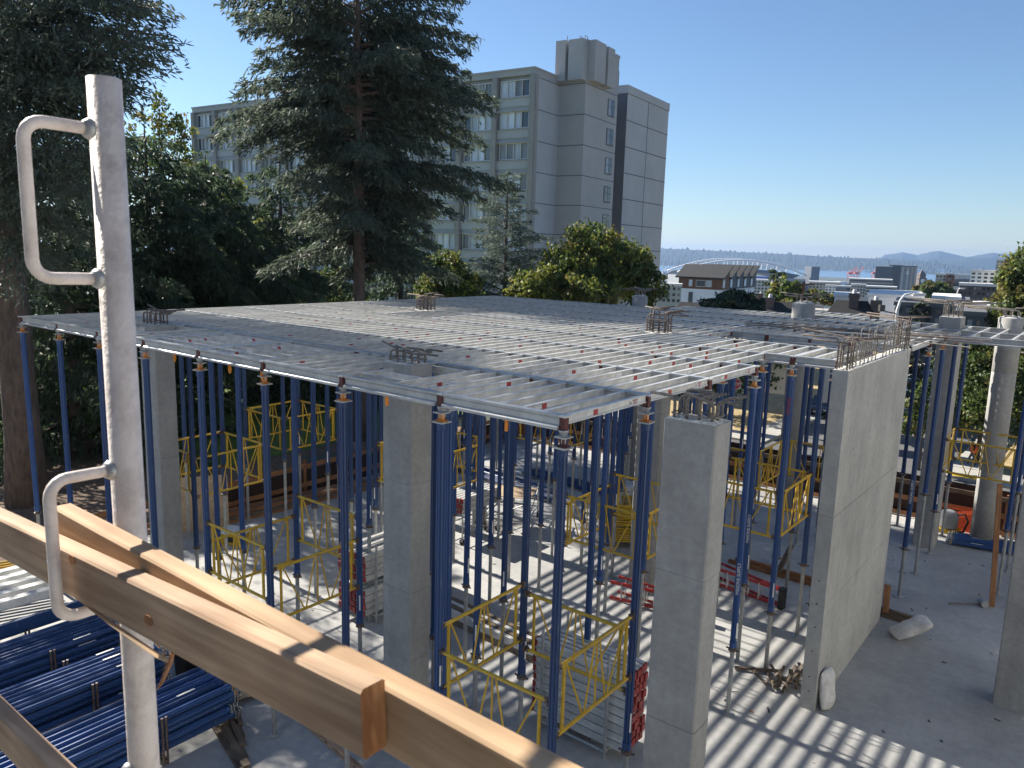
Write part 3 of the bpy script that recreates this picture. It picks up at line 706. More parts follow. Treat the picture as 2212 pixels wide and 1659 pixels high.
# ================================================================== pillars and wall
def pillar(name, label, x0, x1, y0, y1, ztop, joints, bars=10, hook=.35, seed=1, mat='column', low=0, barmat='rust', barr=.016, cage=False, group=None, rh=.34):
    rr = random.Random(seed); cx, cy = (x0+x1)/2, (y0+y1)/2
    t = thing(name, label, 'pillar', (cx, cy, 0), 0, group); hx, hy = (x1-x0)/2, (y1-y0)/2
    zs_ = [low] + joints + [ztop]
    sh = MB()
    for i, (a, b) in enumerate(zip(zs_, zs_[1:])):
        d = .002 * (i % 2); a2 = a + (.004 if i else 0); b2 = b - (.004 if i < len(zs_) - 2 else 0); ch = .018
        pr = [(-hx+ch-d, -hy-d), (hx-ch+d, -hy-d), (hx+d, -hy+ch-d), (hx+d, hy-ch+d), (hx-ch+d, hy+d), (-hx+ch-d, hy+d), (-hx-d, hy-ch+d), (-hx-d, -hy+ch-d)]
        sh.prof((0, 0, a2), (0, 0, b2), [(-x, y) for x, y in pr][::-1], (0, 1, 0), 0)
        if i: sh.prof((0, 0, a-.0045), (0, 0, a+.0045), [(-x*.985, y*.985) for x, y in pr][::-1], (0, 1, 0), 1)
    sh.build('shaft', [M[mat], M['rubbed']], t)
    n = 9; rg = MB(); vs = []
    for i in range(n+1):
        for j in range(n+1):
            e = (i in (0, n)) or (j in (0, n)); vs.append((-hx + .01 + (2*hx-.02)*i/n, -hy + .01 + (2*hy-.02)*j/n, ztop + (.001 if e else rr.uniform(.004, .035))))
    rg.add(vs, [(i*(n+1)+j, (i+1)*(n+1)+j, (i+1)*(n+1)+j+1, i*(n+1)+j+1) for i in range(n) for j in range(n)]); rg.build('broken_top', M['rough'], t)
    pts = []; per = [(-1, -1), (-.33, -1), (.33, -1), (1, -1), (1, 0), (1, 1), (.33, 1), (-.33, 1), (-1, 1), (-1, 0)]
    for i in range(bars):
        ux, uy = per[i % 10]; bx, by = ux * (hx - .08), uy * (hy - .08); hh = rh * rr.uniform(.8, 1.1); a = rr.uniform(-.35, .35) + (0 if rr.random() < .75 else math.pi)
        L = hook * rr.uniform(.7, 1.25); dx, dy = math.cos(a), math.sin(a); c = .07
        rb = MB().path([(bx, by, ztop - .02), (bx, by, ztop + hh - c), (bx + dx*c*.3, by + dy*c*.3, ztop + hh - c*.3), (bx + dx*c, by + dy*c, ztop + hh), (bx + dx*(c + L), by + dy*(c + L), ztop + hh + rr.uniform(-.02, .06))], barr, 7)
        rb.build('rebar', M[barmat], t, True)
    for z in ((.05, .1, .15, .2, .25, .3) if cage else (.06,)):
        tie = MB(); q = [(-hx+.06, -hy+.06), (hx-.06, -hy+.06), (hx-.06, hy-.06), (-hx+.06, hy-.06)]
        for i in range(4): a, b = q[i], q[(i+1) % 4]; tie.tube((*a, ztop + z), (*b, ztop + z + rr.uniform(-.015, .015)), .009, 6)
        tie.build('rebar_tie', M[barmat], t)
    return t
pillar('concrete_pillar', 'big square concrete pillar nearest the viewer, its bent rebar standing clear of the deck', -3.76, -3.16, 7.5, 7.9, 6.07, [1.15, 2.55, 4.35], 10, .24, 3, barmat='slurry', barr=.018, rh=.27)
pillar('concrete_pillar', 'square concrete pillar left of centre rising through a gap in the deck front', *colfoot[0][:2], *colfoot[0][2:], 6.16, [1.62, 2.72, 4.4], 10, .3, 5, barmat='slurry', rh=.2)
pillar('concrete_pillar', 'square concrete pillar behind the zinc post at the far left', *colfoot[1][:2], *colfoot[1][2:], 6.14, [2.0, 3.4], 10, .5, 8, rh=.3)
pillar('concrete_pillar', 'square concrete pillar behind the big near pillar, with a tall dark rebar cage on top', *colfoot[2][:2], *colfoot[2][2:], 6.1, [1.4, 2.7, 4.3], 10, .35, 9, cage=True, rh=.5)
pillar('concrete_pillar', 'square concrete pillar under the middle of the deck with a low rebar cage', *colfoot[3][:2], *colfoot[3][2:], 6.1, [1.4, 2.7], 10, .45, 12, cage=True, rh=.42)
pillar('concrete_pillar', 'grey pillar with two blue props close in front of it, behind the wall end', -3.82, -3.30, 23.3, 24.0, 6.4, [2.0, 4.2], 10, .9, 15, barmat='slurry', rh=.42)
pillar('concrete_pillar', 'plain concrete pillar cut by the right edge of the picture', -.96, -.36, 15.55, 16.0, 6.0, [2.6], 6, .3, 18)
def round_pillar(label, x, y, r, ztop, seed, hook=.5, joints=()):
    rr = random.Random(seed); t = thing('round_pillar', label, 'pillar', (x, y, 0))
    pr = [(r, 0)]
    for z in joints: pr += [(r, z-.006), (r-.004, z), (r+.003, z+.006)]
    pr += [(r, ztop-.02), (r-.02, ztop)]
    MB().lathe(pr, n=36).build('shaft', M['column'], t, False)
    for p in t.children[0].data.polygons: p.use_smooth = len(p.vertices) == 4
    rg = MB(); k = 12; vs = [(0, 0, ztop + .05)] + [((r-.03)*math.cos(2*math.pi*i/k), (r-.03)*math.sin(2*math.pi*i/k), ztop + .002) for i in range(k)] + [((r*.6)*math.cos(2*math.pi*i/k), (r*.6)*math.sin(2*math.pi*i/k), ztop + rr.uniform(.02, .07)) for i in range(k)]
    rg.add(vs, [(0, 1+k+i, 1+k+(i+1) % k) for i in range(k)] + [(1+i, 1+(i+1) % k, 1+k+(i+1) % k, 1+k+i) for i in range(k)]); rg.build('broken_top', M['rough'], t)
    for i in range(8):
        a = 2*math.pi*i/8; bx, by = (r-.1)*math.cos(a), (r-.1)*math.sin(a); b = rr.choice((0, math.pi)) + rr.uniform(-.4, .4); L = hook*rr.uniform(.6, 1.4); hh = .22*rr.uniform(.8, 1.2)
        MB().path([(bx, by, ztop-.02), (bx, by, ztop+hh-.06), (bx+.06*math.cos(b), by+.06*math.sin(b), ztop+hh), (bx+(L)*math.cos(b), by+L*math.sin(b), ztop+hh+rr.uniform(0, .05))], .017, 6).build('rebar', M['slurry'], t, True)
    return t
round_pillar('round concrete pillar on the far right, tall and pale, seen below and above the deck arm', -2.35, 24.95, .30, 6.4, 3, 1.0, (2.1, 4.9))
round_pillar('round concrete pillar stub above the far deck edge before the grey roofs', -7.6, 23.95, .33, 6.5, 5, .7)
round_pillar('round concrete pillar stub above the far deck edge before the yellow maple', -12.9, 23.4, .26, 6.42, 7, .5)
# the freestanding wall
t = thing('concrete_wall', 'tall freestanding concrete wall right of centre, rebar sprouting along its top', 'wall', (-3.485, 13.13, 0))
sh = MB(); zs_ = [0, 1.95, 3.55, 6.04]
for i, (a, b) in enumerate(zip(zs_, zs_[1:])):
    d = .0015*(i % 2); sh.box(-.125-d, .125+d, -d, 4.6, a + (.004 if i else 0), b - (.004 if i < 2 else 0), 0)
    if i: sh.box(-.121, .121, .004, 4.596, a-.0045, a+.0045, 1)
sh.build('wall_body', [M['wall'], M['rubbed']], t)
for z in (.35, .62, 1.1, 1.55, 1.98, 2.4):
    MB().tube((-.0 + random.uniform(-.02, .02), -.004, z), (0, .01, z), .016, 10).build('tie_hole', M['steel'], t)
for yy in (.8, 1.9, 3.0, 4.1):
    for z in (.8, 2.6, 4.6): MB().tube((.1285, yy, z), (.11, yy, z), .014, 8).build('tie_hole', M['rubbed'], t)
rg = MB(); n = 40; vs = []
for i in range(n+1):
    for j in range(5): e = i in (0, n) or j in (0, 4); vs.append((-.118 + .059*j, .006 + 4.588*i/n, 6.041 + (0 if e else random.uniform(.003, .02))))
rg.add(vs, [(i*5+j, i*5+j+1, (i+1)*5+j+1, (i+1)*5+j) for i in range(n) for j in range(4)]); rg.build('broken_top', M['rough'], t)
for i in range(15):          # two rows of verticals with hooks
    for sx in (-.075, .075):
        if i > 0 and random.random() < .12: continue
        y = .6 + i*.26; hh = random.uniform(.38, .58); a = random.uniform(-.3, .3) + (math.pi/2 if random.random() < .6 else -math.pi/2); L = random.uniform(.12, .4)
        lean = random.uniform(-.05, .05)
        MB().path([(sx, y, 6.02), (sx, y + lean, 6.04+hh-.04), (sx + .04*math.cos(a), y + lean + .04*math.sin(a), 6.04+hh), (sx + L*math.cos(a), y + lean + L*math.sin(a), 6.04+hh + random.uniform(-.03, .03))], .0095, 6).build('rebar', M['slurry'], t, True)
for sx in (-.08, .08):     # end cages
    for y in (.06, .22, .36):
        hh = .5 + random.uniform(-.05, .05); d = -1 if y < .2 else 1; L = random.uniform(.3, .7)
        MB().path([(sx, y, 6.02), (sx, y, 6.04+hh-.06), (sx + d*.03, y + d*.03, 6.04+hh), (sx + d*L*.85, y + .3*d*L, 6.04+hh+.03)], .014, 6).build('rebar', M['rust'], t, True)
    for y in (4.2, 4.36, 4.54):
        hh = .6 + random.uniform(-.05, .05); L = random.uniform(.3, .9); d = random.choice((-1, 1))
        MB().path([(sx, y, 6.02), (sx, y, 6.04+hh-.06), (sx, y + .05, 6.04+hh), (sx + d*L, y + .2, 6.04+hh+.04)], .014, 6).build('rebar', M['rust'], t, True)
for z in np.arange(6.12, 6.6, .11):
    for y0, y1 in ((.04, .38), (4.18, 4.56)):
        tie = MB()
        for a, b in (((-.1, y0), (.1, y0)), ((.1, y0), (.1, y1)), ((.1, y1), (-.1, y1)), ((-.1, y1), (-.1, y0))): tie.tube((*a, z), (*b, z + random.uniform(-.02, .02)), .006, 5)
        tie.build('rebar_tie', M['rust'], t)
for sx in (-.09, .09):
    for z in (6.16, 6.34): MB().tube((sx, .4, z), (sx, 4.2, z + .02), .0085, 6).build('rebar', M['slurry'], t)
# loose bars lying over the deck gap and the wall cage
bars = [((-6.6, 18.9), (-2.3, 17.9)), ((-6.1, 19.3), (-2.0, 18.3)), ((-5.4, 17.9), (-2.2, 18.7)), ((-7.3, 18.6), (-3.2, 19.4)), ((-7.4, 18.9), (-3.0, 19.7)), ((-7.5, 19.3), (-3.0, 20.1)), ((-7.0, 20.1), (-2.9, 20.5)), ((-6.8, 18.3), (-3.0, 18.9)),
        ((-4.3, 13.55), (-3.1, 13.35))]
for i, (a, b) in enumerate(bars):
    z0 = ZD + .02 + .022*(i % 4) if i < 8 else 6.5; z1 = z0 + (.12 if b[0] > -2.2 else 0)
    if i >= 8: z0, z1 = 6.62, 6.50
    tag(MB().tube((*a, z0 + .02), (*b, z1 + .02), .0125, 7).build('loose_rebar', M['rust'] if i % 3 else M['slurry']), '%s loose reinforcing bar from the front, lying over the deck beside the wall top' % ORD[i] if i < 8 else 'loose reinforcing bar caught in the hooks at the near end of the wall top', 'rebar', 'loose rebar around the wall top')

# ================================================================== things on the slab
def joist_bar(L, caps=(True, True)):
    key = ('stackjoist', round(L, 2), caps)
    if key not in meshcache:
        prof = [(x*1.8, y*1.3) for x, y in HAT]; meshcache[key] = MB().prof((0, 0, 0), (L, 0, 0), prof).mesh('joist', [M['alu']])
    return meshcache[key]
capm = MB().box(-.012, .03, -.048, .048, -.128, -.01).mesh('end_cap', [M['redp']])
def stacked_joist(L, loc, rz, label, group, near=True):
    t = thing('stacked_joist', label, 'joist', loc, rz, group)
    link('profile', joist_bar(L), t); link('end_cap', capm, t, (L, 0, 0)); link('end_cap', capm, t, (0, 0, 0), (0, 0, math.pi))
    return t
def stack(origin, rz, L, nx, nz, dx, dz, z0, label, group, full=False):
    """nx joists across, nz layers; only the bars one can see are built"""
    c, s = math.cos(rz), math.sin(rz)
    for k in range(nz):
        for i in range(nx):
            q = (origin[0] - s*i*dx + c*random.uniform(-.02, .02), origin[1] + c*i*dx + s*random.uniform(-.02, .02), z0 + (k+1)*dz)
            j = stacked_joist(L, q, rz + random.uniform(-.004, .004), label % (ORD[k], ORD[i]), group)
            if k == nz - 1 and random.random() < .6: link('sticker', tagm_red, [c for c in j.children if c.name.startswith('profile')][0], (L*.6, -.024, -.068))
# rack of joists in the corner bay, long bars running left-right
stack((-6.95, 9.75, 0), 0, 1.75, 5, 9, .12, .148, .16, 'red capped joist, %s layer up and %s from the front, in the corner bay rack', 'joists racked in the corner bay')
def rack(name, label, x0, x1, y0, y1, h, zl=(.12,), group=None, r=.024, mat='galv'):
    t = thing(name, label, 'rack', ((x0+x1)/2, (y0+y1)/2, 0), 0, group); cx, cy = (x0+x1)/2, (y0+y1)/2
    for x in (x0, x1):
        for y in (y0, y1): MB().tube((x-cx, y-cy, 0), (x-cx, y-cy, h), r, 8).build('rack_post', M[mat], t)
    for z in zl:
        for y in (y0, y1): MB().tube((x0-cx, y-cy, z), (x1-cx, y-cy, z), r, 8).build('rail', M[mat], t)
        for x in (x0, x1): MB().tube((x-cx, y0-cy, z+.001), (x-cx, y1-cy, z+.001), r*.9, 8).build('rail', M[mat], t)
    return t
rack('storage_rack', 'galvanised tubular rack holding the joists behind the near yellow frames', -6.75, -5.5, 9.64, 10.36, 1.75, (.12,))
# rack left of the front pillar, bars running away
stack((-11.62, 10.05, 0), R(90), 2.6, 6, 4, .14, .148, .2, 'red capped joist, %s layer, %s from the right, lower rack tier left of front pillar', 'joists racked left of the front pillar')
stack((-11.62, 10.05, 0), R(90), 2.6, 6, 4, .14, .148, .95, 'red capped joist, %s layer, %s from the right, upper rack tier left of front pillar', 'joists racked left of the front pillar, upper tier')
rack('storage_rack', 'galvanised rack in two tiers beside the front pillar', -12.42, -11.5, 10.3, 12.4, 1.75, (.16, .92))
# castor cart with red capped joists
def castor(t, x, y):
    c = MB(); c.tube((x, y, .28), (x, y, .2), .014, 6); c.box(x-.03, x+.03, y-.035, y+.035, .1, .2); c.build('castor_fork', M['galv'], t)
    MB().tube((x-.02, y, .09), (x+.02, y, .09), .09, 14).build('castor_wheel', M['rubber'], t)
cart = thing('castor_cart', 'tubular cart on black castors loaded with red capped joists', 'cart', (-13.5, 15.5, 0), R(90))
for x in (-.75, .75):
    for y in (-.42, .42):
        castor(cart, x, y); MB().tube((x, y, .26), (x, y, 1.0), .02, 8).build('cart_post', M['galv'], cart)
for z in (.32, .78):
    for y in (-.42, .42): MB().tube((-.75, y, z), (.75, y, z), .018, 8).build('rail', M['galv'], cart)
    for x in (-.75, .75): MB().tube((x, -.42, z+.03), (x, .42, z+.03), .018, 8).build('rail', M['galv'], cart)
for k in range(3):
    for i in range(6): stacked_joist(1.5, (-13.15 - .135*i, 14.78 + random.uniform(-.04, .04), .98 + k*.15), R(90), 'short red capped joist, %s layer and %s from the right, on the castor cart' % (ORD[k], ORD[i]), 'joists on the castor cart')
# rolling work table with plywood top
tb = thing('rolling_scaffold', 'low rolling tube scaffold with a sunlit plywood top', 'scaffold', (-13.15, 17.0, 0), R(25))
for x in (-.6, .6):
    for y in (-.75, .75):
        castor(tb, x, y); MB().tube((x, y, .26), (x, y, 1.05), .022, 8).build('scaffold_post', M['galv'], tb)
for y in (-.75, .75):
    for z in (.35, .9): MB().tube((-.6, y, z), (.6, y, z), .02, 8).build('rail', M['galv'], tb)
    MB().tube((-.6, y*1.01, .35), (.6, y*1.01, .9), .014, 8).build('diagonal', M['galv'], tb)
for x in (-.6, .6):
    for z in (.38, .93): MB().tube((x, -.75, z), (x, .75, z), .02, 8).build('rail', M['galv'], tb)
    MB().tube((x*1.01, -.75, .38), (x*1.01, .75, .93), .014, 8).build('diagonal', M['galv'], tb)
MB().box(-.62, .62, -.55, .5, .955, .975).build('plywood_top', M['ply'], tb)
MB().bar((-.6, -.85, .1), (-.75, -.3, 1.0), .1, .03).build('leaning_board', M['oldwood'], tb)
# yellow frames stacked flat
proto = None
for i in range(17):
    L = 1.6; p = frame_parts(L); a0, a1, e, h = p['a']
    t = thing('stacked_brace_truss', '%s yellow frame from the bottom in the stack of frames behind the corner bay' % ORD[i], 'bracing frame', (-10.35 + random.uniform(-.03, .03), 17.1 + random.uniform(-.03, .03), .2 + i*.062), R(38), 'yellow frames stacked flat')
    t.rotation_euler = (R(90) - R(5), 0, R(38)); t.rotation_euler = (R(-90), R(random.uniform(-1, 1)), R(35) + random.uniform(-.02, .02)); 
    link('chord', p['chord'], t, (0, 0, 0)); link('chord', p['chord'], t, (0, 0, h)); link('end_post', p['end_post'], t, (a0, 0, 0)); link('end_post', p['end_post'], t, (a1, 0, 0))
    for b in p['braces']: link('brace', b, t)
# step ladders lying on their side
def ladder(loc, rz, L, label):
    t = thing('step_ladder', label, 'ladder', loc, rz)
    for z in (.05, .42):
        MB().bar((0, 0, z), (L, 0, z + .04), .03, .075).build('side_rail', M['red'], t)
        MB().bar((.05, .28 + .1, z), (L, .06, z + .04), .025, .06).build('side_rail', M['red'], t)
    for i in range(1, 7):
        x = L*i/7; MB().bar((x, 0, .06), (x, 0, .45), .07, .02, (1, 0, 0)).build('tread', M['alu'], t)
    for i in (1, 3, 5): MB().tube((L*i/7, .3*(1-i/8), .06), (L*i/7, .3*(1-i/8), .45), .012, 6).build('cross_bar', M['alu'], t)
    MB().box(L-.05, L+.06, -.06, .12, .02, .5).build('top_cap', M['black'], t)
ladder((-8.4, 14.6, 0), R(10), 1.9, 'red step ladder lying on its side behind the big near pillar')
ladder((-7.1, 17.0, .0), R(-8), 1.9, 'red step ladder lying near the worker with the white helmet')
# long timbers and kerb boards on the slab
def timber(a, b, wd, h, label, mat='oldwood', z=None, group=None, name='timber', cat='timber'):
    a = np.array(a, float); b = np.array(b, float); L = np.linalg.norm(b-a)
    d = (b-a)/L; up = (0, 0, 1)
    o = MB().bar((0, 0, h/2), (L, 0, h/2), wd, h).build(name, M[mat])
    o.location = a; o.rotation_euler = (0, -math.asin(max(-1, min(1, d[2]))), math.atan2(d[1], d[0])); return tag(o, label, cat, group)
for i in range(4):
    for k in range(2):
        timber((-11.4 + .1*k + random.uniform(-.1, .1), 11.85 - i*.14, k*.145), (-6.55 + random.uniform(-.15, .15), 11.55 - i*.14, k*.145), .10, .14, 'long timber beam across the corner bay floor, %s layer, %s from the back' % (['lower', 'upper'][k], ORD[i]), 'oldwood' if (i+k) % 2 else 'alu', group='timber beams across the corner bay')
for i, (xa, xb, y, z) in enumerate([(-7.2, -3.7, 18.55, 0), (-7.1, -3.7, 18.75, 0), (-7.0, -4.0, 18.65, .09), (-3.5, -2.75, 17.95, 0), (-3.45, -2.8, 18.1, .0), (-3.4, -2.7, 18.02, .09)]):
    timber((xa, y, z), (xb, y - .05, z), .09, .09, '%s timber kerb board on the floor left of the tall wall' % ['nearer', 'farther', 'upper'][i] if i < 3 else '%s short timber on the floor at the far foot of the tall wall' % ['nearer', 'farther', 'upper'][i-3], 'oldwood' if i % 2 else 'plank', group='kerb timbers left of the wall' if i < 3 else 'short timbers at the wall foot')
timber((-5.9, 18.5, .1), (-5.75, 18.9, .75), .14, .03, 'small board standing up on the kerb timbers left of the wall', 'oldwood')
timber((-3.3, 17.95, .1), (-3.35, 18.1, .7), .13, .03, 'small orange board leaning beside the white sack at the wall foot', 'plank')
timber((-1.52, 20.2, 0), (-1.75, 20.9, 2.75), .11, .04, 'tall orange plank standing upright by the right-hand props', 'plank')
# debris at the near foot of the wall
dm = ['oldwood', 'rust', 'oldwood', 'steel']
for i in range(22):
    x, y = -3.95 + random.gauss(0, .17), 13.6 + random.gauss(0, .28); a = random.gauss(1.9, .7); L = random.uniform(.35, .9)
    timber((x, y, .02 + .02*(i % 7)), (x + L*math.cos(a)*.5, y + L*math.sin(a)*.5, .03 + random.uniform(0, .3)), random.uniform(.03, .08), random.uniform(.015, .04), 'scrap of wood or iron in the heap at the near foot of the wall', dm[i % 4], group='debris at the foot of the wall', name='debris', cat='debris')
timber((-4.98, 13.55, .02), (-4.25, 13.95, .05), .05, .05, 'grey rod lying out to the left of the debris heap', 'oldwood', name='debris', cat='debris')
timber((-4.55, 14.0, .02), (-4.1, 13.3, .05), .05, .04, 'bent timber strip lying left of the debris heap', 'oldwood', name='debris', cat='debris')
def sack(loc, rz, sc, label, lean=0, seed=1):
    rr = random.Random(seed); mb = MB(); n, k = 14, 9; vs = []
    for i in range(k+1):
        f = i/k; ww = .22*(1 - .15*abs(2*f-1)**4) * (1 + .08*math.sin(f*9)); th = .11*math.sin(math.pi*min(1, max(.04, f)))**.5 + .012
        for j in range(n):
            a = 2*math.pi*j/n; vs.append((ww*math.cos(a) * (1 + rr.uniform(-.10, .10)), th*math.sin(a) + rr.uniform(-.028, .028), f*.72 + rr.uniform(-.02, .02)))
    mb.add(vs, [(i*n+j, i*n+(j+1) % n, (i+1)*n+(j+1) % n, (i+1)*n+j) for i in range(k) for j in range(n)] + [tuple(range(n-1, -1, -1)), tuple(range(k*n, k*n+n))])
    o = mb.build('woven_sack', M['sack'], None, True); o.location = loc; o.rotation_euler = (lean, 0, rz); o.scale = (sc, sc, sc)
    m = o.modifiers.new('s', 'SUBSURF'); m.levels = m.render_levels = 1
    return tag(o, label, 'sack')
sack((-3.2, 13.42, .0), R(80), 1.0, 'small white sack standing at the near end of the wall', R(-8), 2)
sack((-2.95, 17.0, .06), R(-55), 1.15, 'white sack slumped at the far foot of the wall', R(-62), 5)
sc_ = MB(); rr = random.Random(77)
for i in range(240):
    x, y = rr.uniform(-19, 4), rr.uniform(6, 25.4); a = rr.uniform(0, 3.14); L = rr.choice((.02, .03, .05, .08, .15)) * rr.uniform(.6, 1.3); hh = rr.uniform(.006, .02); b = rr.uniform(.01, .035)
    d = np.array([math.cos(a)*L/2, math.sin(a)*L/2, 0]); p = np.array([x, y, hh/2 + .002]); sc_.bar(p - d, p + d, b, hh, (0, 0, 1), rr.randrange(4))
tag(sc_.build('site_scraps', [M['oldwood'], M['plank'], M['steel'], M['rough']]), kind='stuff')
# tool, bundle, drum and bits on the far right floor
t = thing('floor_scraper', 'long handled tool lying on the floor left of the orange plank', 'tool', (-1.95, 19.9, 0), R(35))
MB().tube((-.45, 0, .03), (.3, 0, .06), .016, 8).build('handle', M['rust'], t); MB().tube((.32, -.1, .09), (.32, .1, .09), .085, 14).build('wheel_head', M['galv'], t)
lying = {}
def lying_prop(loc, rz, L, label, group, inner=True):
    if L not in lying:
        o = MB(); o.prof((0, 0, 0), (L, 0, 0), FL, (0, 0, 1)); o.tube((L-.09, 0, 0), (L, 0, 0), .061, 12)
        h = MB(); h.tube((L, 0, 0), (L+.13, 0, 0), .03, 8); h.prof((L+.05, 0, 0), (L+.062, 0, 0), [(-.075,-.075),(.075,-.075),(.075,.075),(-.075,.075)]); h.prof((L+.005, 0, 0), (L+.018, 0, 0), [(-.07,-.07),(.07,-.07),(.07,.07),(-.07,.07)])
        h.prof((L+.12, 0, 0), (L+.15, 0, 0), [(.05*math.cos(a), .05*math.sin(a)) for a in np.arange(0, 6.28, .6283)])
        g = MB(); g.prof((L+.02, 0, 0), (L+.05, 0, 0), [(-.04,-.04),(.04,-.04),(.04,.04),(-.04,.04)])
        lying[L] = (o.mesh('outer_tube', [M['blue']]), h.mesh('drop_head', [M['galv']]), g.mesh('wedge', [M['orange']]), MB().box(L-.75, L-.45, -.02, .02, .0585, .0595).mesh('sticker', [M['white']]))
    t = thing('stored_prop', label, 'prop', loc, rz, group); ms = lying[L]
    link('outer_tube', ms[0], t, None, (random.uniform(0, 6), 0, 0)); link('drop_head', ms[1], t, None, (random.uniform(-.3, .3), 0, 0))
    if random.random() < .5: link('wedge', ms[2], t)
    if random.random() < .3: link('sticker', ms[3], t)
    return t
names = ['nearest', 'middle', 'farthest']
for b, (xc, yend, wn, z0) in enumerate([(-11.05, 6.35, 7, .15), (-12.75, 6.1, 7, .15), (-14.35, 6.1, 7, .15)]):
    lb = ['blue prop lying in the nearest bundle at lower left, right of the zinc post', 'blue prop lying in the middle bundle at lower left, behind the zinc post', 'blue prop lying in the farthest bundle at lower left, below the joist table'][b]
    gp = lb.replace('blue prop lying', 'blue props')
    for k in range(5):
        for i in range(wn):
            if k < 4 and i > 1: continue        # only the top layer and the open side show
            lying_prop((xc + .45 - i*.135 + .03*(k % 2), yend - 3.6 + random.uniform(-.06, .06), z0 + .07 + k*.125), R(90) + random.uniform(-.012, .012), 3.6, 'lying blue prop, %s layer up, %s from the right, %s bundle at lower left' % (ORD[k], ORD[i], names[b]), gp)
    for yy in (yend - 3.0, yend - 1.2):
        rk = rack('bundle_cradle', 'steel cradle under the %s bundle of blue props, %s end' % (names[b], 'near' if yy < yend - 2 else 'far'), xc - .52, xc + .56, yy, yy + .06, .78, (.06,), None, .02, 'clamp')
for i in range(7): lying_prop((-1.4 + random.uniform(-.05, .05), 24.3 + .13*i, .1), R(190), 1.6, '%s blue prop from the front in the small bundle beside the round pillar' % ORD[i], 'blue props by the round pillar')
for i in range(6): lying_prop((-13.4 - .05*i, 19.3 + .16*i, .1 + .0*i), R(173), 4.5, '%s long blue prop from the front lying on the floor in the far middle' % ORD[i], 'blue props on the far floor')
for i in range(4): lying_prop((-12.2, 21.0 + .2*i, .1), R(178), 3.6, '%s blue prop from the front lying on the floor in the last rows' % ORD[i], 'blue props on the last rows floor')
stack((-11.5, 20.0, 0), R(5), 2.4, 5, 5, .14, .148, .12, 'joist, %s layer and %s from the front, in the far stack behind the yellow frames', 'joists stacked in the far rows')
# table of aluminium profiles at the left edge, on a blue rack
tbx = thing('profile_table', 'blue steel table at the left edge carrying aluminium profiles', 'rack', (-16.4, 5.5, 0))
for x in (-.95, 1.35):
    for y in (-1.5, 1.35): MB().tube((x, y, 0), (x, y, .85), .03, 8).build('leg', M['clamp'], tbx)
for y in (-1.5, 1.35): MB().box(-1.0, 1.4, y-.04, y+.04, .82, .97).build('cross_beam', M['blue'], tbx)
MB().box(1.33, 1.41, -1.45, 1.3, .70, .965).build('cross_beam', M['blue'], tbx)
for i in range(5):
    mb = MB().prof((0, -2.1, 0), (0, 2.1, 0), [(-.14, -.10), (-.10, -.10), (-.07, .03), (.07, .03), (.10, -.10), (.14, -.10), (.14, -.085), (.115, -.085), (.085, .05), (-.085, .05), (-.115, -.085), (-.14, -.085)])
    o = mb.build('aluminium_profile', M['alu']); o.location = (-17.2 + i*.38, 5.05, 1.08); o.rotation_euler = (0, 0, R(-3))
    tag(o, '%s wide aluminium profile from the left on the blue table at the left edge' % ORD[i], 'profile', 'profiles on the blue table')
for i in range(9):
    o = MB().tube((0, -1.2, 0), (0, 1.2, 0), .028, 8).build('yellow_tube', M['yellow']); o.location = (-18.6 + .06*(i % 3), 5.4, .25 + .075*i); o.rotation_euler = (0, 0, R(-20))
    tag(o, '%s yellow tube from the bottom, at the left edge behind the blue table' % ORD[i], 'tube', 'yellow tubes at the left edge')
t = thing('waste_bin', 'black plastic bin standing under the near wooden rail', 'bin', (-12.6, 6.75, 0))
MB().lathe([(.24, .0), (.29, .75), (.31, .76), (.31, .8), (.285, .8), (.27, .72), (.22, .03)], n=20).build('bin_body', M['black'], t, True)
for i in range(6): timber((-12.2 + random.uniform(-.1, .1) + .0*i, 6.55 + i*.13, .0 + .05*(i % 2)), (-9.2 - .25*i, 5.75 + i*.13, .05*(i % 2)), .11, .045, '%s dark board from the front, on the floor beyond the near blue bundle' % ORD[i], 'oldwood', group='boards beyond the near bundle', name='board', cat='board')
o = MB().box(-.6, .6, -.3, .3, 0, .018).build('plywood_sheet', M['ply']); o.location = (-11.6, 7.0, .12); o.rotation_euler = (0, R(2), R(-20)); tag(o, 'pale plywood sheet lying on the dark boards at lower left', 'plywood')
timber((-11.9, 7.5, 0), (-8.0, 6.95, 0), .12, .04, 'long pale board on the floor below the front yellow frame', 'pine')
# plywood box and lumber along the left slab edge
o = MB().box(-1.0, .9, -.03, .0, 0, 1.5).build('plywood_sheet', M['ply']); o.location = (-19.2, 10.6, 0); o.rotation_euler = (R(-6), 0, R(62)); tag(o, 'brown plywood form panel leaning beyond the left yellow frames', 'plywood')
for i in range(14):
    k, r_ = divmod(i, 5); timber((-19.55 + .12*r_, 11.2, .09*k), (-19.0 + .12*r_, 17.2 - .4*k, .09*k), .10, .085, 'plank in the lumber pile on the left slab edge, %s layer, %s from outside' % (ORD[k], ORD[r_]), 'plank' if i % 3 else 'oldwood', group='lumber pile on the left slab edge')
t = thing('scaffold_table', 'grey tubular frame standing at the back left of the slab', 'scaffold', (-18.4, 18.6, 0), R(20))
for x in (-.9, .9):
    for y in (-.5, .5): MB().tube((x, y, 0), (x, y, 1.3), .024, 8).build('scaffold_post', M['galv'], t)
for z in (.7, 1.25):
    for y in (-.5, .5): MB().tube((-.9, y, z), (.9, y, z), .02, 8).build('rail', M['galv'], t)
MB().bar((-1, -.55, 1.29), (1, -.55, 1.29), .25, .04).build('scaffold_board', M['oldwood'], t)
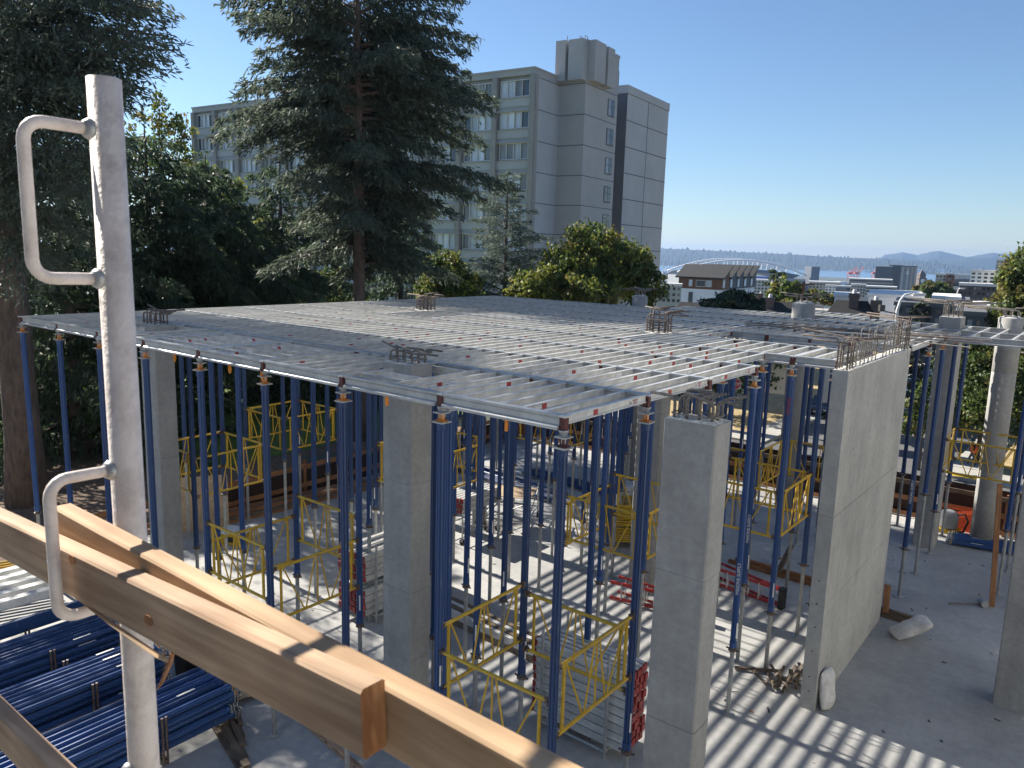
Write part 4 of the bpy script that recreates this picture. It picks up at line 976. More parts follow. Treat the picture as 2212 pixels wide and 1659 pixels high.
timber((-17.0, 17.5, .05), (-17.6, 19.6, 1.7), .16, .04, 'pale board propped at a slant behind the left rows of props', 'pine')
t = thing('tool_box', 'white tool box with a yellow front on the floor behind the left props', 'box', (-17.7, 10.9, 0), R(25))
MB().box(-.35, .35, -.25, .25, 0, .3).build('box_body', M['yellow'], t); MB().box(-.38, .38, -.28, .28, .303, .34).build('lid', M['white'], t); MB().box(-.1, .1, -.256, -.251, .08, .22).build('box_label', M['black'], t)
# cables
tag(MB().path([(-15.6 + .5*math.cos(a*.9) - .04*a, 8.9 + .35*math.sin(a*.9), .02 + .004*(a % 3)) for a in np.arange(0, 14, .4)], .014, 6).build('cable', M['rubber'], None, True), 'black cable coiled on the floor left of the front yellow frame', 'cable')
tag(MB().path([(-14.9 - .35*math.cos(a) - .03*a, 7.2 + .3*math.sin(a) , .02 + .005*(a % 4)) for a in np.arange(0, 19, .4)], .016, 6).build('cable', M['rubber'], None, True), 'black hose looped under the blue table at lower left', 'cable')
# cooler/pump and bucket by the far rail
t = thing('pump_unit', 'pale grey machine with dark hoses by the two blue props on the far right', 'machine', (-3.25, 25.2, 0))
MB().lathe([(.22, .12), (.26, .2), (.26, .5), (.2, .62), (.1, .66)], n=16).build('tank', M['greyb'], t, True); MB().box(-.32, .32, -.25, .25, .02, .12).build('base_plate', M['yellow'], t)
MB().path([(.2, 0, .55), (.4, .05, .6), (.5, 0, .4), (.42, -.1, .12), (.1, -.3, .05)], .03, 8).build('hose', M['rubber'], t, True)
t = thing('bucket', 'white bucket on the floor in the middle of the far rows', 'bucket', (-12.3, 18.7, 0))
MB().lathe([(.13, 0), (.155, .34), (.165, .345), (.15, .36), (.125, .02)], n=16).build('bucket_body', M['white'], t); MB().path([(.155*math.cos(a), .02, .34 + .14*math.sin(a)) for a in np.arange(0, 3.2, .35)], .004, 5).build('handle', M['galv'], t)

# ================================================================== guard rails at the far slab edge
gr = thing('edge_guard_rail', 'timber guard rail with black debris mesh along the far slab edge', 'guard rail', (-8, 25.85, 0))
for x in np.arange(-11.5, 12.6, 2.2): MB().box(x-.045, x+.045, -.04, .05, 0, 1.25).build('rail_post', M['plank'], gr)
for z in (.12, .62, 1.12): 
    for a in np.arange(-11.7, 12.6, 4.0): MB().box(a, a+3.98, -.085, -.045, z-.07, z+.07).build('rail_board', M['plank'] if z < 1 else M['oldwood'], gr)
MB().box(-11.7, 12.7, .056, .064, .02, 1.35).build('debris_mesh', M['mesh'], gr)
gr = thing('edge_guard_rail', 'timber guard rail with dark mesh along the left slab edge', 'guard rail', (-19.65, 18, 0))
for y in np.arange(-10, 7.9, 2.2): MB().box(-.05, .04, y-.045, y+.045, 0, 1.15).build('rail_post', M['plank'], gr)
for z in (.35, .95): MB().box(.045, .085, -10.2, 7.8, z-.07, z+.07).build('rail_board', M['plank'], gr)
MB().box(-.064, -.056, -6.5, 7.8, .02, .8).build('debris_mesh', M['mesh'], gr)
t = thing('orange_barrier', 'orange plastic barrier heaped behind the far rail beside the round pillar', 'barrier', (-3.05, 25.5, 0))
MB().add([(-.5, 0, 0), (.65, 0, 0), (.65, .2, 0), (-.5, .2, 0), (-.1, .05, .55), (.6, .05, .75), (.62, .15, .72), (-.05, .15, .5)], [(0, 1, 5, 4), (1, 2, 6, 5), (2, 3, 7, 6), (3, 0, 4, 7), (4, 5, 6, 7)]).build('barrier_panel', M['net'], t)
# thin fence and low timber edging in front of the shrubs, far left
fn = thing('chain_link_fence', 'low dark chain link fence before the bright shrubs on the far left', 'fence', (-31.5, 10, .1))
for i in range(12):
    y = -8 + 2.0*i; MB().tube((-.02*y, y, -.1), (-.02*y, y, 1.25), .025, 8).build('fence_post', M['steel'], fn)
for z in (1.2, .05): MB().tube((.16, -8, z), (-.28, 14, z), .02, 6).build('rail', M['steel'], fn)
wires = MB()
for i in range(110):
    for d in (1, -1):
        y0 = -8 + i*.2; 
        if -8 <= y0 + d*1.1 <= 14: wires.tube((-.02*y0, y0, .08), (-.02*(y0 + d*1.1), y0 + d*1.1, 1.18), .004, 4)
tag(wires.build('wire_mesh', M['steel'], fn), kind='stuff')
timber((-29.6, 9.0, .0), (-29.8, 15.5, .0), .12, .45, 'dark timber edging board at the foot of the chain link fence', 'oldwood')
timber((-28.5, 2.0, .0), (-29.5, 9.0, .0), .12, .4, 'dark timber edging board left of the big tree trunk', 'oldwood')

# ================================================================== guard post and rails beside the viewer
PX, PY = -1.357, .628
t = thing('guard_post', 'galvanised pipe post with bent rod loops standing close at the left', 'post', (PX, PY, 5.6))
t.rotation_euler = (-.017, -.0375, 0)
mb = MB(); mb.lathe([(.0282, 0), (.0282, 2.489), (.0248, 2.489), (.0248, 2.2)], n=40); mb.build('pipe', M['pole'], t, False)
for p in t.children[0].data.polygons: p.use_smooth = len(p.vertices) == 4 and abs(p.normal.z) < .5
def loop(z0, z1, nm):
    r = .0105; c = .032; y0, y1 = -.022, -.135; pts = [(0, y0, z1 - 5.6)]
    for a in np.linspace(0, math.pi/2, 6): pts.append((0, y1 + c - c*math.sin(a), z1 - 5.6 - c + c*math.cos(a)))
    for a in np.linspace(0, math.pi/2, 6): pts.append((0, y1 + c - c*math.cos(a), z0 - 5.6 + c - c*math.sin(a)))
    pts.append((0, y0, z0 - 5.6))
    o = MB().path(pts, r, 12).build('rod_loop', M['pole'], t, True)
    for z in (z0, z1):
        rr = random.Random(int(z*100)); w_ = MB(); n = 10
        for ring in range(1): 
            w_.lathe([(.010, -.006), (.0175, -.002), (.019, .004), (.0135, .0125)], n=n)
        v = [(x + rr.uniform(-.0015, .0015), y, zz) for x, y, zz in w_.v]; w_.v = v
        k = w_.build('weld', M['galv'], o, True); k.location = (0, -.0275, z - 5.6); k.rotation_euler = (R(90), 0, 0)
loop(7.742, 8.0, 'upper'); loop(7.140, 7.393, 'lower'); loop(6.53, 6.792, 'bottom')
def rail(x0, x1, y0, z0, z1, label, mat, th=.038, h=.089, splits=()):
    L = math.hypot(x1-x0, z1-z0); n = 14; vs = []; fs = []; rr = random.Random(int(abs(x0)*100))
    ch = .004; pr = [(-th/2+ch, -h), (th/2-ch, -h), (th/2, -h+ch), (th/2, -ch), (th/2-ch, 0), (-th/2+ch, 0), (-th/2, -ch), (-th/2, -h+ch)]
    for i in range(n+1):
        for a, b in pr: vs.append((L*i/n, -a + rr.uniform(-.0006, .0006), b + rr.uniform(-.0008, .0008)))
    k = 8
    for i in range(n): fs += [(i*k+j, i*k+(j+1) % k, (i+1)*k+(j+1) % k, (i+1)*k+j) for j in range(k)]
    mb = MB(); mb.add(vs, [f[::-1] for f in fs], 0); mb.add(vs[:k], [tuple(range(k))], 1); mb.add(vs[-k:], [tuple(range(k-1, -1, -1))], 1)
    o = mb.build('wooden_rail', [M[mat], M['endgrain']]); o.location = (x0, y0 + th/2, z0); o.rotation_euler = (0, -math.asin((z1-z0)/L), 0)
    return tag(o, label, 'rail')
r1 = rail(-2.75, -.645, .552, 7.180, 7.297, 'near pine rail held in the rod loop, its sawn end showing at the right', 'pine')
r2 = rail(-1.60, 1.2, .5915, 7.290, 7.268, 'second pine rail just behind the near one, running out of the picture at bottom right', 'pine2')
r3 = rail(-2.75, .6, .552, 6.735, 6.745, 'lower pine rail crossing the bottom left corner', 'pine')
# splinter torn from the underside, bent nail, screw
sp = MB(); sp.path([(1.25, -.012, -.083), (1.45, -.016, -.098), (1.62, -.019, -.106), (1.66, -.019, -.104)], [.0015, .004, .0045, .002], 5); sp.build('splinter', M['pine2'], r1)
sp = MB(); sp.path([(1.665, -.018, -.088), (1.66, -.02, -.105), (1.625, -.02, -.15), (1.61, -.021, -.165)], [.004, .0035, .003, .001], 5); sp.build('splinter', M['plank'], r1)
sc = MB(); sc.tube((1.235, -.0185, -.032), (1.243, -.027, -.030), .0022, 8); sc.tube((1.243, -.027, -.030), (1.2435, -.0285, -.0298), .0048, 8); sc.build('screw', M['galv'], r1)
for x, z in ((1.60, -.052), (.42, -.03), (1.33, -.012)):
    kn = MB(); kn.prof((x, -.0192, z), (x, -.0205, z), [(.011*math.cos(a)*(1.25 if abs(math.cos(a)) > .5 else 1), .009*math.sin(a)) for a in np.arange(0, 6.28, .45)]); kn.build('knot', M['endgrain'], r1)

# ================================================================== vegetation
def leaf_mesh(name, centers, dirs, length, width, mats, parent, mi=None, droop=0.0, nrm=None):
    """many small bent leaf blades as one crown mesh: arrays of centres and directions"""
    n = len(centers); d = dirs / (np.linalg.norm(dirs, axis=1, keepdims=True) + 1e-9)
    ref = nrm if nrm is not None else rng.normal(size=(n, 3)); s = np.cross(d, ref); s /= np.linalg.norm(s, axis=1, keepdims=True) + 1e-9
    l = (length * rng.uniform(.65, 1.35, (n, 1))); wd = (width * rng.uniform(.7, 1.3, (n, 1)))
    p0 = centers - d*l*.5; p2 = centers + d*l*.5; p2[:, 2] -= droop * l[:, 0]; pm_ = centers
    v = np.stack([p0, pm_ + s*wd*.5, p2, pm_ - s*wd*.5], 1).reshape(-1, 3)
    me = bpy.data.meshes.new(name); me.vertices.add(4*n); me.vertices.foreach_set('co', v.astype(np.float32).ravel())
    me.loops.add(4*n); me.loops.foreach_set('vertex_index', np.arange(4*n, dtype=np.int32)); me.polygons.add(n)
    me.polygons.foreach_set('loop_start', np.arange(0, 4*n, 4, dtype=np.int32)); me.polygons.foreach_set('loop_total', np.full(n, 4, dtype=np.int32))
    for m in mats: me.materials.append(m)
    if mi is not None: me.polygons.foreach_set('material_index', mi.astype(np.int32))
    me.update(); me.validate(); return link(name, me, parent)
def conifer(label, base, height, rt, branches, mat, name='conifer_tree', spray=.34, width=.10, dens=1.0, droop=.5, lean=(0, 0), cat='tree', group=None, thin=None):
    """branches: (height on trunk, azimuth, length, rise of the tip in metres)"""
    t = thing(name, label, cat, tuple(base), 0, group)
    n = 14; pts = [(lean[0]*(i/n), lean[1]*(i/n), height*i/n) for i in range(n+1)]
    tr = MB().path(pts, [rt*(1.25 if i == 0 else 1)*(1 - .93*(i/n)**1.15) for i in range(n+1)], 12); tr.build('trunk', M['bark'], t, True)
    C = []; D = []; limb = MB()
    for (h, az, L, rise) in branches:
        ox, oy = lean[0]*h/height, lean[1]*h/height; u = np.array([math.cos(az), math.sin(az), 0]); sd = np.array([-u[1], u[0], 0])
        def pt(f): return np.array([ox, oy, h]) + u*L*f + np.array([0, 0, rise*f + .16*L*math.sin(math.pi*f*.9)*(.6)])
        limb.path([pt(f) for f in (0, .25, .5, .75, .97)], [max(.015, .014*L*(1-f)) for f in (0, .25, .5, .75, .97)], 5)
        m = max(6, int(L * 5.5 * dens))
        for i in range(m):
            f = .12 + .88*(i + rng.random())/m; q = pt(f); tw = (.30 + .27*L*(1-f)**.75) * rng.uniform(.7, 1.2)
            for s in (1, -1):
                td = sd*s*rng.uniform(.7, 1) + u*rng.uniform(.4, .9) + np.array([0, 0, rng.uniform(-.35, .1)]); td /= np.linalg.norm(td)
                k = max(2, int(tw / .17 * dens))
                for g in range(k):
                    e = (g + rng.random()) / k; c = q + td*tw*e + np.array([0, 0, -droop*.45*tw*e*e]) + rng.normal(size=3)*.05
                    for r_ in range(4):
                        C.append(c + rng.normal(size=3)*.06 + np.array([0, 0, -rng.uniform(0, .10)*r_*droop])); dd = td*rng.uniform(.3, 1.0) + u*rng.uniform(0, .7) + rng.normal(size=3)*.35
                        dd[2] -= droop*rng.uniform(.1, 1.3)*(.6 + .35*r_); D.append(dd)
        for g in range(10): C.append(pt(.97 + .03*rng.random()) + rng.normal(size=3)*.05); D.append(u + rng.normal(size=3)*.2)
    limb.build('branch', M['bark'], t)
    C = np.array(C); D = np.array(D)
    if thin is not None: keep = thin(C + np.array(base)); C, D = C[keep], D[keep]
    leaf_mesh('crown', C, D, spray, width, [mat], t)
    return t
def whorls(height, z0, z1, lmax, n, seed, shape=1.0, rise=-.1, az0=0, jitter=.3, lmin=.6):
    rr = random.Random(seed); out = []
    for i in range(n):
        f = (i + rr.random())/n; h = z0 + (z1-z0)*f; L = (lmin + (lmax-lmin)*(1-f)**shape) * rr.uniform(1-jitter, 1+jitter*.6)
        out.append((h, az0 + i*2.4 + rr.uniform(-.4, .4), L, rise*L*rr.uniform(.3, 1.6)))
    return out
def px_branches(base, trunk_px, dist, rows, seed, toward=0.0):
    """rows: (trunk height py, tip px, tip py) -> (height, azimuth, length, rise)"""
    rr = random.Random(seed); out = []
    for (hy, tx, ty) in rows:
        h = at(trunk_px, hy, dist)[2] - base[2]; q = at(tx, ty, dist + rr.uniform(-1.5, 1.5) + toward); d = q - np.array(base); L = math.hypot(d[0], d[1])
        out.append((h, math.atan2(d[1], d[0]), L, d[2] - h))
    return out
# --- the tall fir in the middle
DF = 31.5; b0 = at(776, 640, DF); b0[2] = -.2
rows = [(60, 478, 8), (75, 500, 40), (95, 520, 75), (110, 555, 120), (135, 548, 150), (160, 600, 150), (190, 520, 190), (200, 510, 215), (215, 560, 240), (235, 468, 272), (240, 462, 308), (255, 520, 330), (275, 560, 345), (300, 600, 352), (330, 610, 395), (380, 640, 420), (430, 650, 470),
        (30, 1000, 5), (50, 985, 40), (70, 960, 70), (85, 1028, 92), (100, 1010, 120), (115, 985, 150), (130, 1010, 165), (150, 985, 180), (175, 960, 200), (185, 1072, 225), (205, 1060, 245), (225, 1000, 262), (235, 1045, 318), (255, 1010, 325), (275, 960, 345), (310, 900, 372), (355, 960, 395), (360, 1112, 418), (375, 1050, 440), (395, 985, 470), (420, 925, 505), (455, 935, 540), (480, 900, 580), (500, 690, 560), (520, 860, 610),
        (20, 560, -10), (0, 540, -40), (-20, 950, -40), (-10, 620, -30), (10, 900, -20)]
bs = px_branches(b0, 776, DF, rows, 3)
bs += [(h, a + random.uniform(-.3, .3), L*random.uniform(.5, .8), r_ - .3) for h, a, L, r_ in bs[:42:2]]
Ht = at(776, -260, DF)[2] + .2
bs += whorls(Ht, 8, Ht*.9, 3.0, 22, 5, .7, -.18)
bs += [(h, YAW + math.pi/2 + random.uniform(-.9, .9), random.uniform(3.2, 5.2), random.uniform(-1.5, .0)) for h in np.linspace(7.0, 17, 34)]
bs += [(h, YAW + math.pi/2 + (0 if i % 2 else math.pi) + random.uniform(-.6, .6), random.uniform(3.0, 5.2), random.uniform(-1.2, .2)) for i, h in enumerate(np.linspace(8.0, Ht, 30))]
conifer('tall dark fir with a bare lower trunk standing before the grey apartment block', b0, Ht, .31, bs, M['fir'], spray=.27, width=.06, dens=1.1, droop=.75)
# --- the big fir at the left edge, trunk beside the slab
b1 = np.array([-25.0, 8.6, -.1]); D1 = math.hypot(b1[0], b1[1])
rows = [(100, 350, 35), (120, 345, 50), (140, 300, 20), (190, 368, 108), (200, 350, 135), (215, 330, 160), (150, 290, 95), (60, 280, -5), (20, 330, -10), (260, 285, 205), (290, 275, 220), (240, 250, 240), (330, 240, 330), (380, 250, 400), (430, 230, 470), (480, 220, 560)]
bs = px_branches(b1, 0, D1, rows, 4, -6.5)
bs = [(h, a, L, r_) for h, a, L, r_ in bs] + [(h - .4, a + random.uniform(-.25, .05), L*random.uniform(.5, .8), r_) for h, a, L, r_ in bs]
bs += [(h, a, (L if math.sin(a) < .1 else min(L, 1.7)), r_) for h, a, L, r_ in whorls(30, 7.5, 29, 6.2, 95, 8, .45, -.12, lmin=1.2)]
conifer('massive fir at the left edge with a thick dark trunk beside the slab', b1, 31, .50, bs, M['fir'], spray=.19, width=.045, dens=.95, droop=.6, thin=lambda q: (q[:, 1] < 10.3) | (q[:, 2] < 9) | (rng.random(len(q)) < .12))
conifer('tall fir beyond the left edge whose shade falls over the blue bundles', (-28.5, 1.0, -.1), 25, .45, whorls(25, 5, 24, 5.5, 70, 18, .5, -.12, lmin=1.0), M['fir'], spray=.3, width=.08, dens=.6, droop=.6)
# --- darker spruces filling the left middle distance
for (px, dist, topy, lab, lm, sd) in [(330, 36, 268, 'dark spruce directly behind the loops of the zinc post', 6.0, 21), (455, 38, 335, 'lower dark spruce between the zinc post and the tall fir', 6.5, 22), (610, 41, 345, 'dark drooping spruce left of the tall fir trunk', 6.5, 23), (865, 55, 345, 'dark spruce right behind the tall fir trunk', 4.8, 24), (150, 33, 150, 'dark spruce behind the big fir at far left', 6.5, 25)]:
    b = at(px, 640, dist); b[2] = -1.0; H = at(px, topy, dist)[2] + 1
    conifer(lab, b, H, .3, whorls(H, 1.0 if px not in (330, 455) else 4.5, H*.97, lm, 60, sd, .6, -.16, lmin=.5), M['fir2'], spray=.32, width=.08, dens=.9, droop=.9)
# --- feathery cedar before the apartment block
bc = at(1090, 650, 50); bc[2] = -3; Hc = at(1075, 368, 50)[2] + 3
bsc = whorls(Hc, 2.5, Hc*.99, 6.2, 95, 31, .8, .12, lmin=.35, jitter=.35)
conifer('feathery grey green cedar with a pointed top before the apartment block', bc, Hc, .28, bsc, M['cedar'], 'cedar_tree', spray=.26, width=.04, dens=1.1, droop=.18)
def broadleaf(label, base, blobs, mats, probs, n, leaf=.26, trunk_r=.22, name='broadleaf_tree', seed=1, cat='tree', group=None, fill=.35):
    """blobs: crown lobes (x, y, z, rx, ry, rz) relative to the base; leaves sit mostly on the outside of the lobes, thin inside"""
    rr = np.random.default_rng(seed); t = thing(name, label, cat, tuple(base), 0, group)
    vol = np.array([b[3]*b[5] for b in blobs]); vol = vol/vol.sum(); C = []; MI = []; Nn = []
    for b, p in zip(blobs, vol):
        k = int(n*p); k2 = max(6, k // 38); c0 = rr.normal(size=(k2, 3)); c0 /= np.linalg.norm(c0, axis=1, keepdims=True)
        c0 *= (fill + (1.06-fill)*rr.random((k2, 1))**.45); cl = rr.choice(k2, k); tone = rr.random(k2)
        q = c0[cl]*np.array(b[3:6]) + rr.normal(size=(k, 3))*np.array(b[3:6])*.10 + rr.normal(size=(k, 3))*.12 + np.array(b[:3])
        C.append(q); Nn.append(c0[cl] + rr.normal(size=(k, 3))*.5)
        v = np.clip(tone[cl] + rr.normal(size=k)*.13, 0, .999); MI.append(np.searchsorted(np.cumsum(probs)[:-1], v))
    C = np.concatenate(C); MI = np.concatenate(MI); Nn = np.concatenate(Nn); keep = C[:, 2] > .1; C, MI, Nn = C[keep], MI[keep], Nn[keep]
    D = rr.normal(size=C.shape); D[:, 2] -= .5
    leaf_mesh('crown', C, D, leaf, leaf*.72, mats, t, MI, .15, Nn)
    zc = np.mean([b[2] for b in blobs]); tr = MB(); tr.path([(0, 0, -.4), (.05, 0, zc*.35), (0, .05, zc*.7)], [trunk_r*1.2, trunk_r*.85, trunk_r*.6], 8)
    for b in blobs: tr.path([(0, 0, zc*.45), (b[0]*.5, b[1]*.5, zc*.5 + (b[2]-zc*.4)*.5), (b[0], b[1], b[2])], [trunk_r*.55, trunk_r*.3, .02], 5)
    tr.build('trunk', M['bark'], t, True); return t
def crown_px(base, dist, lobes):
    """lobes given where they show: (px, py, half width px, half height px, forward offset m)"""
    out = []
    for px, py, rx, ry, fo in lobes:
        q = at(px, py, dist + fo); s = dist / FPX / .98; d = q - np.array(base); out.append((d[0], d[1], d[2], rx*s, rx*s, ry*s))
    return out
def bl(label, px, basey, dist, lobes, probs, n, leaf, seed, zb=None, mats=None, **kw):
    b = at(px, basey, dist); b[2] = zb if zb is not None else b[2]
    return broadleaf(label, b, crown_px(b, dist, lobes), mats or [M['leafg'], M['leafy'], M['leafo']], probs, n, leaf, seed=seed, **kw)
bl('broad maple turning yellow on its left side, right before the apartment tower', 1275, 660, 48, [(1280, 530, 62, 42, 0), (1235, 575, 62, 45, -1), (1335, 575, 65, 48, 0), (1160, 618, 52, 32, -1), (1260, 625, 80, 42, -2), (1390, 622, 48, 38, .5), (1375, 575, 38, 30, 1)], [.58, .35, .07], 26000, .22, 41, -4)
bl('yellow leaved lobe of a smaller maple left of the broad maple', 1150, 660, 45, [(1150, 620, 42, 26, 0), (1180, 600, 30, 24, 0), (1125, 635, 24, 18, 0)], [.25, .68, .07], 6000, .21, 42, -3.5)
bl('small yellow green tree between the spruce and the cedar', 975, 660, 46, [(965, 590, 45, 40, 0), (1000, 620, 40, 28, 0), (935, 625, 32, 30, 0)], [.5, .45, .05], 8000, .2, 43, -2)
bl('thin brownish tree top showing above the spruces behind the zinc post', 345, 640, 50, [(350, 275, 46, 42, 0), (375, 330, 50, 40, 0), (300, 340, 45, 50, 0), (345, 235, 14, 26, 0), (400, 290, 24, 20, 0)], [.6, .22, .18], 3000, .2, 44, -1, fill=.2)
bl('sunlit golden tree top in front of the left end of the apartment block', 512, 640, 56, [(512, 400, 22, 22, 0), (500, 425, 26, 20, 0), (440, 395, 26, 30, 0), (430, 360, 22, 24, 0)], [.25, .55, .2], 1600, .3, 45, -1, fill=.2)
for i, (px, y, dist) in enumerate([(110, 560, 40), (300, 620, 42), (480, 600, 46), (690, 620, 46), (560, 500, 60)]):
    bl(['glowing yellow green maple just right of the big left fir', 'yellow green maple behind the foot of the zinc post', 'yellow green maple low between zinc post and tall fir', 'yellow green maple just left of the tall fir trunk', 'sparse yellow maple high between the spruces left of the tall fir'][i], px, 660, dist, [(px, y, 60, 40, 0), (px+50, y+35, 50, 30, 0), (px-50, y+40, 50, 28, 0)], [.5, .45, .05], 2600, .26, 50+i, -1, group='understorey maples among the spruces')
# bright shrubs and laurels seen under the deck at the left
for i, (px, y, dist, rx, ry, mt) in enumerate([(60, 900, 36, 120, 60, 'shrub'), (230, 880, 37, 110, 70, 'shrub'), (250, 960, 33.5, 90, 26, 'shrub'), (40, 985, 33, 90, 26, 'shrub'), (390, 860, 40, 100, 70, 'dkleaf'), (560, 820, 44, 120, 60, 'dkleaf'), (760, 810, 47, 120, 60, 'dkleaf'), (960, 800, 52, 130, 55, 'dkleaf'), (300, 780, 42, 130, 60, 'dkleaf'), (480, 900, 38, 60, 30, 'shrub'), (120, 760, 44, 150, 70, 'dkleaf'), (1130, 790, 55, 110, 50, 'dkleaf')]):
    b = at(px, y + ry, dist); b[2] = min(b[2], gl(b[0], b[1]))
    lb = ['sunlit green shrub left of the big fir trunk, behind the fence', 'sunlit green shrub between the first two blue props at far left', 'low sunlit ground shrub just behind the chain link fence', 'low bright shrub at the foot of the big fir', 'dark leafy shrub right behind the far left pillar', 'dark leafy shrub hanging over the middle of the lawn', 'dark shrub seen under the deck left of the tall fir trunk', 'dark shrub seen under the deck right of the tall fir trunk', 'dark high shrub mass behind the zinc post under the deck edge', 'light green shrub at the left end of the lawn', 'dark shrub mass behind the big fir trunk, above the sunlit shrubs', 'dark shrub far back in the middle, under the far deck edge'][i]
    broadleaf(lb, b, crown_px(b, dist, [(px, y, rx*.7, ry, 0), (px - rx*.5, y + ry*.3, rx*.5, ry*.7, .5), (px + rx*.5, y + ry*.25, rx*.5, ry*.75, -.5)]), [M[mt], M['leafg'], M['shrub']], [.75, .13, .12], 3600, .22, .07, 'shrub', 70+i, 'shrub', 'shrubs behind the slab')
# trees along the street at the right
bl('maple with rusty leaf edges at the right edge of the picture', 2200, 1000, 62, [(2200, 620, 34, 40, 0), (2235, 590, 45, 50, 0), (2225, 680, 55, 45, 0), (2190, 672, 26, 30, 0), (2240, 720, 60, 50, 0)], [.6, .22, .18], 16000, .25, 61, -5.4)
bl('leafy green street tree between the two right-hand pillars', 2110, 1000, 58, [(2090, 800, 60, 60, 0), (2130, 860, 70, 60, -1), (2075, 870, 45, 50, 0), (2190, 800, 50, 60, 0), (2190, 890, 50, 50, 0), (2110, 760, 60, 30, 0)], [.72, .23, .05], 22000, .22, 62, -5.4)
bl('small leafy branch tree over the silver car between the props', 1985, 960, 54, [(1978, 900, 24, 34, 0), (1960, 915, 22, 16, -.5), (1995, 860, 16, 40, 0)], [.85, .13, .02], 1500, .26, 63, -5.3)
bl('dark street tree under the far deck edge right of centre', 1560, 900, 66, [(1570, 800, 90, 50, 0), (1660, 790, 70, 40, 0), (1480, 800, 60, 45, 0)], [.9, .06, .04], 6000, .30, 64, -5.5, mats=[M['dkleaf'], M['leafg'], M['leafo']])
bl('clipped dark hedge tree beyond the parked cars', 1925, 800, 90, [(1920, 740, 50, 26, 0), (1960, 735, 40, 26, 0)], [.9, .08, .02], 2500, .36, 65, -6)
# trees among the houses beyond
bl('rounded dark green tree before the white townhouses', 1585, 690, 80, [(1585, 660, 60, 24, 0), (1545, 668, 36, 18, 0), (1630, 668, 36, 18, 0), (1590, 645, 40, 16, 0)], [.94, .04, .02], 5000, .42, 66, -12, mats=[M['dkleaf'], M['leafg'], M['leafo']])
bl('light green tree right of the pointed dark conifer', 1705, 700, 125, [(1705, 630, 32, 30, 0), (1735, 645, 26, 22, 0), (1680, 645, 26, 20, 0), (1700, 660, 50, 16, 0)], [.78, .2, .02], 5000, .6, 67, -20)
b = at(1668, 690, 130); b[2] = -22; Hk = at(1672, 580, 130)[2] + 22
conifer('pointed dark conifer among the houses left of the light green tree', b, Hk, .4, whorls(Hk, 2, Hk*.99, 3.2, 60, 71, .5, .1, lmin=.9), M['fir2'], spray=.7, width=.32, dens=.6, droop=.3)
b = at(1985, 700, 70); b[2] = -9; Hk = at(1985, 651, 70)[2] + 9
conifer('small bushy conifer before the dark glass houses, right of the street lamp', b, Hk, .2, whorls(Hk, 1, Hk*.99, 2.4, 50, 72, .7, .12, lmin=.4), M['fir'], spray=.42, width=.2, dens=.8, droop=.3)
bl('reddish tree beyond the flat roofs', 1780, 660, 150, [(1780, 643, 18, 9, 0), (1800, 648, 14, 8, 0)], [.2, .2, .6], 1200, .7, 68, -20)
bl('brown green trees before the brick tower blocks', 2010, 660, 210, [(2000, 628, 20, 16, 0), (2030, 632, 20, 16, 0), (2048, 640, 14, 12, 0)], [.8, .08, .12], 3000, 1.0, 69, -26)
bl('bare looking tree beside the brown apartment block', 2140, 700, 90, [(2140, 672, 26, 20, 0), (2165, 690, 24, 22, 0)], [.4, .2, .4], 1600, .5, 75, -9, fill=.2)

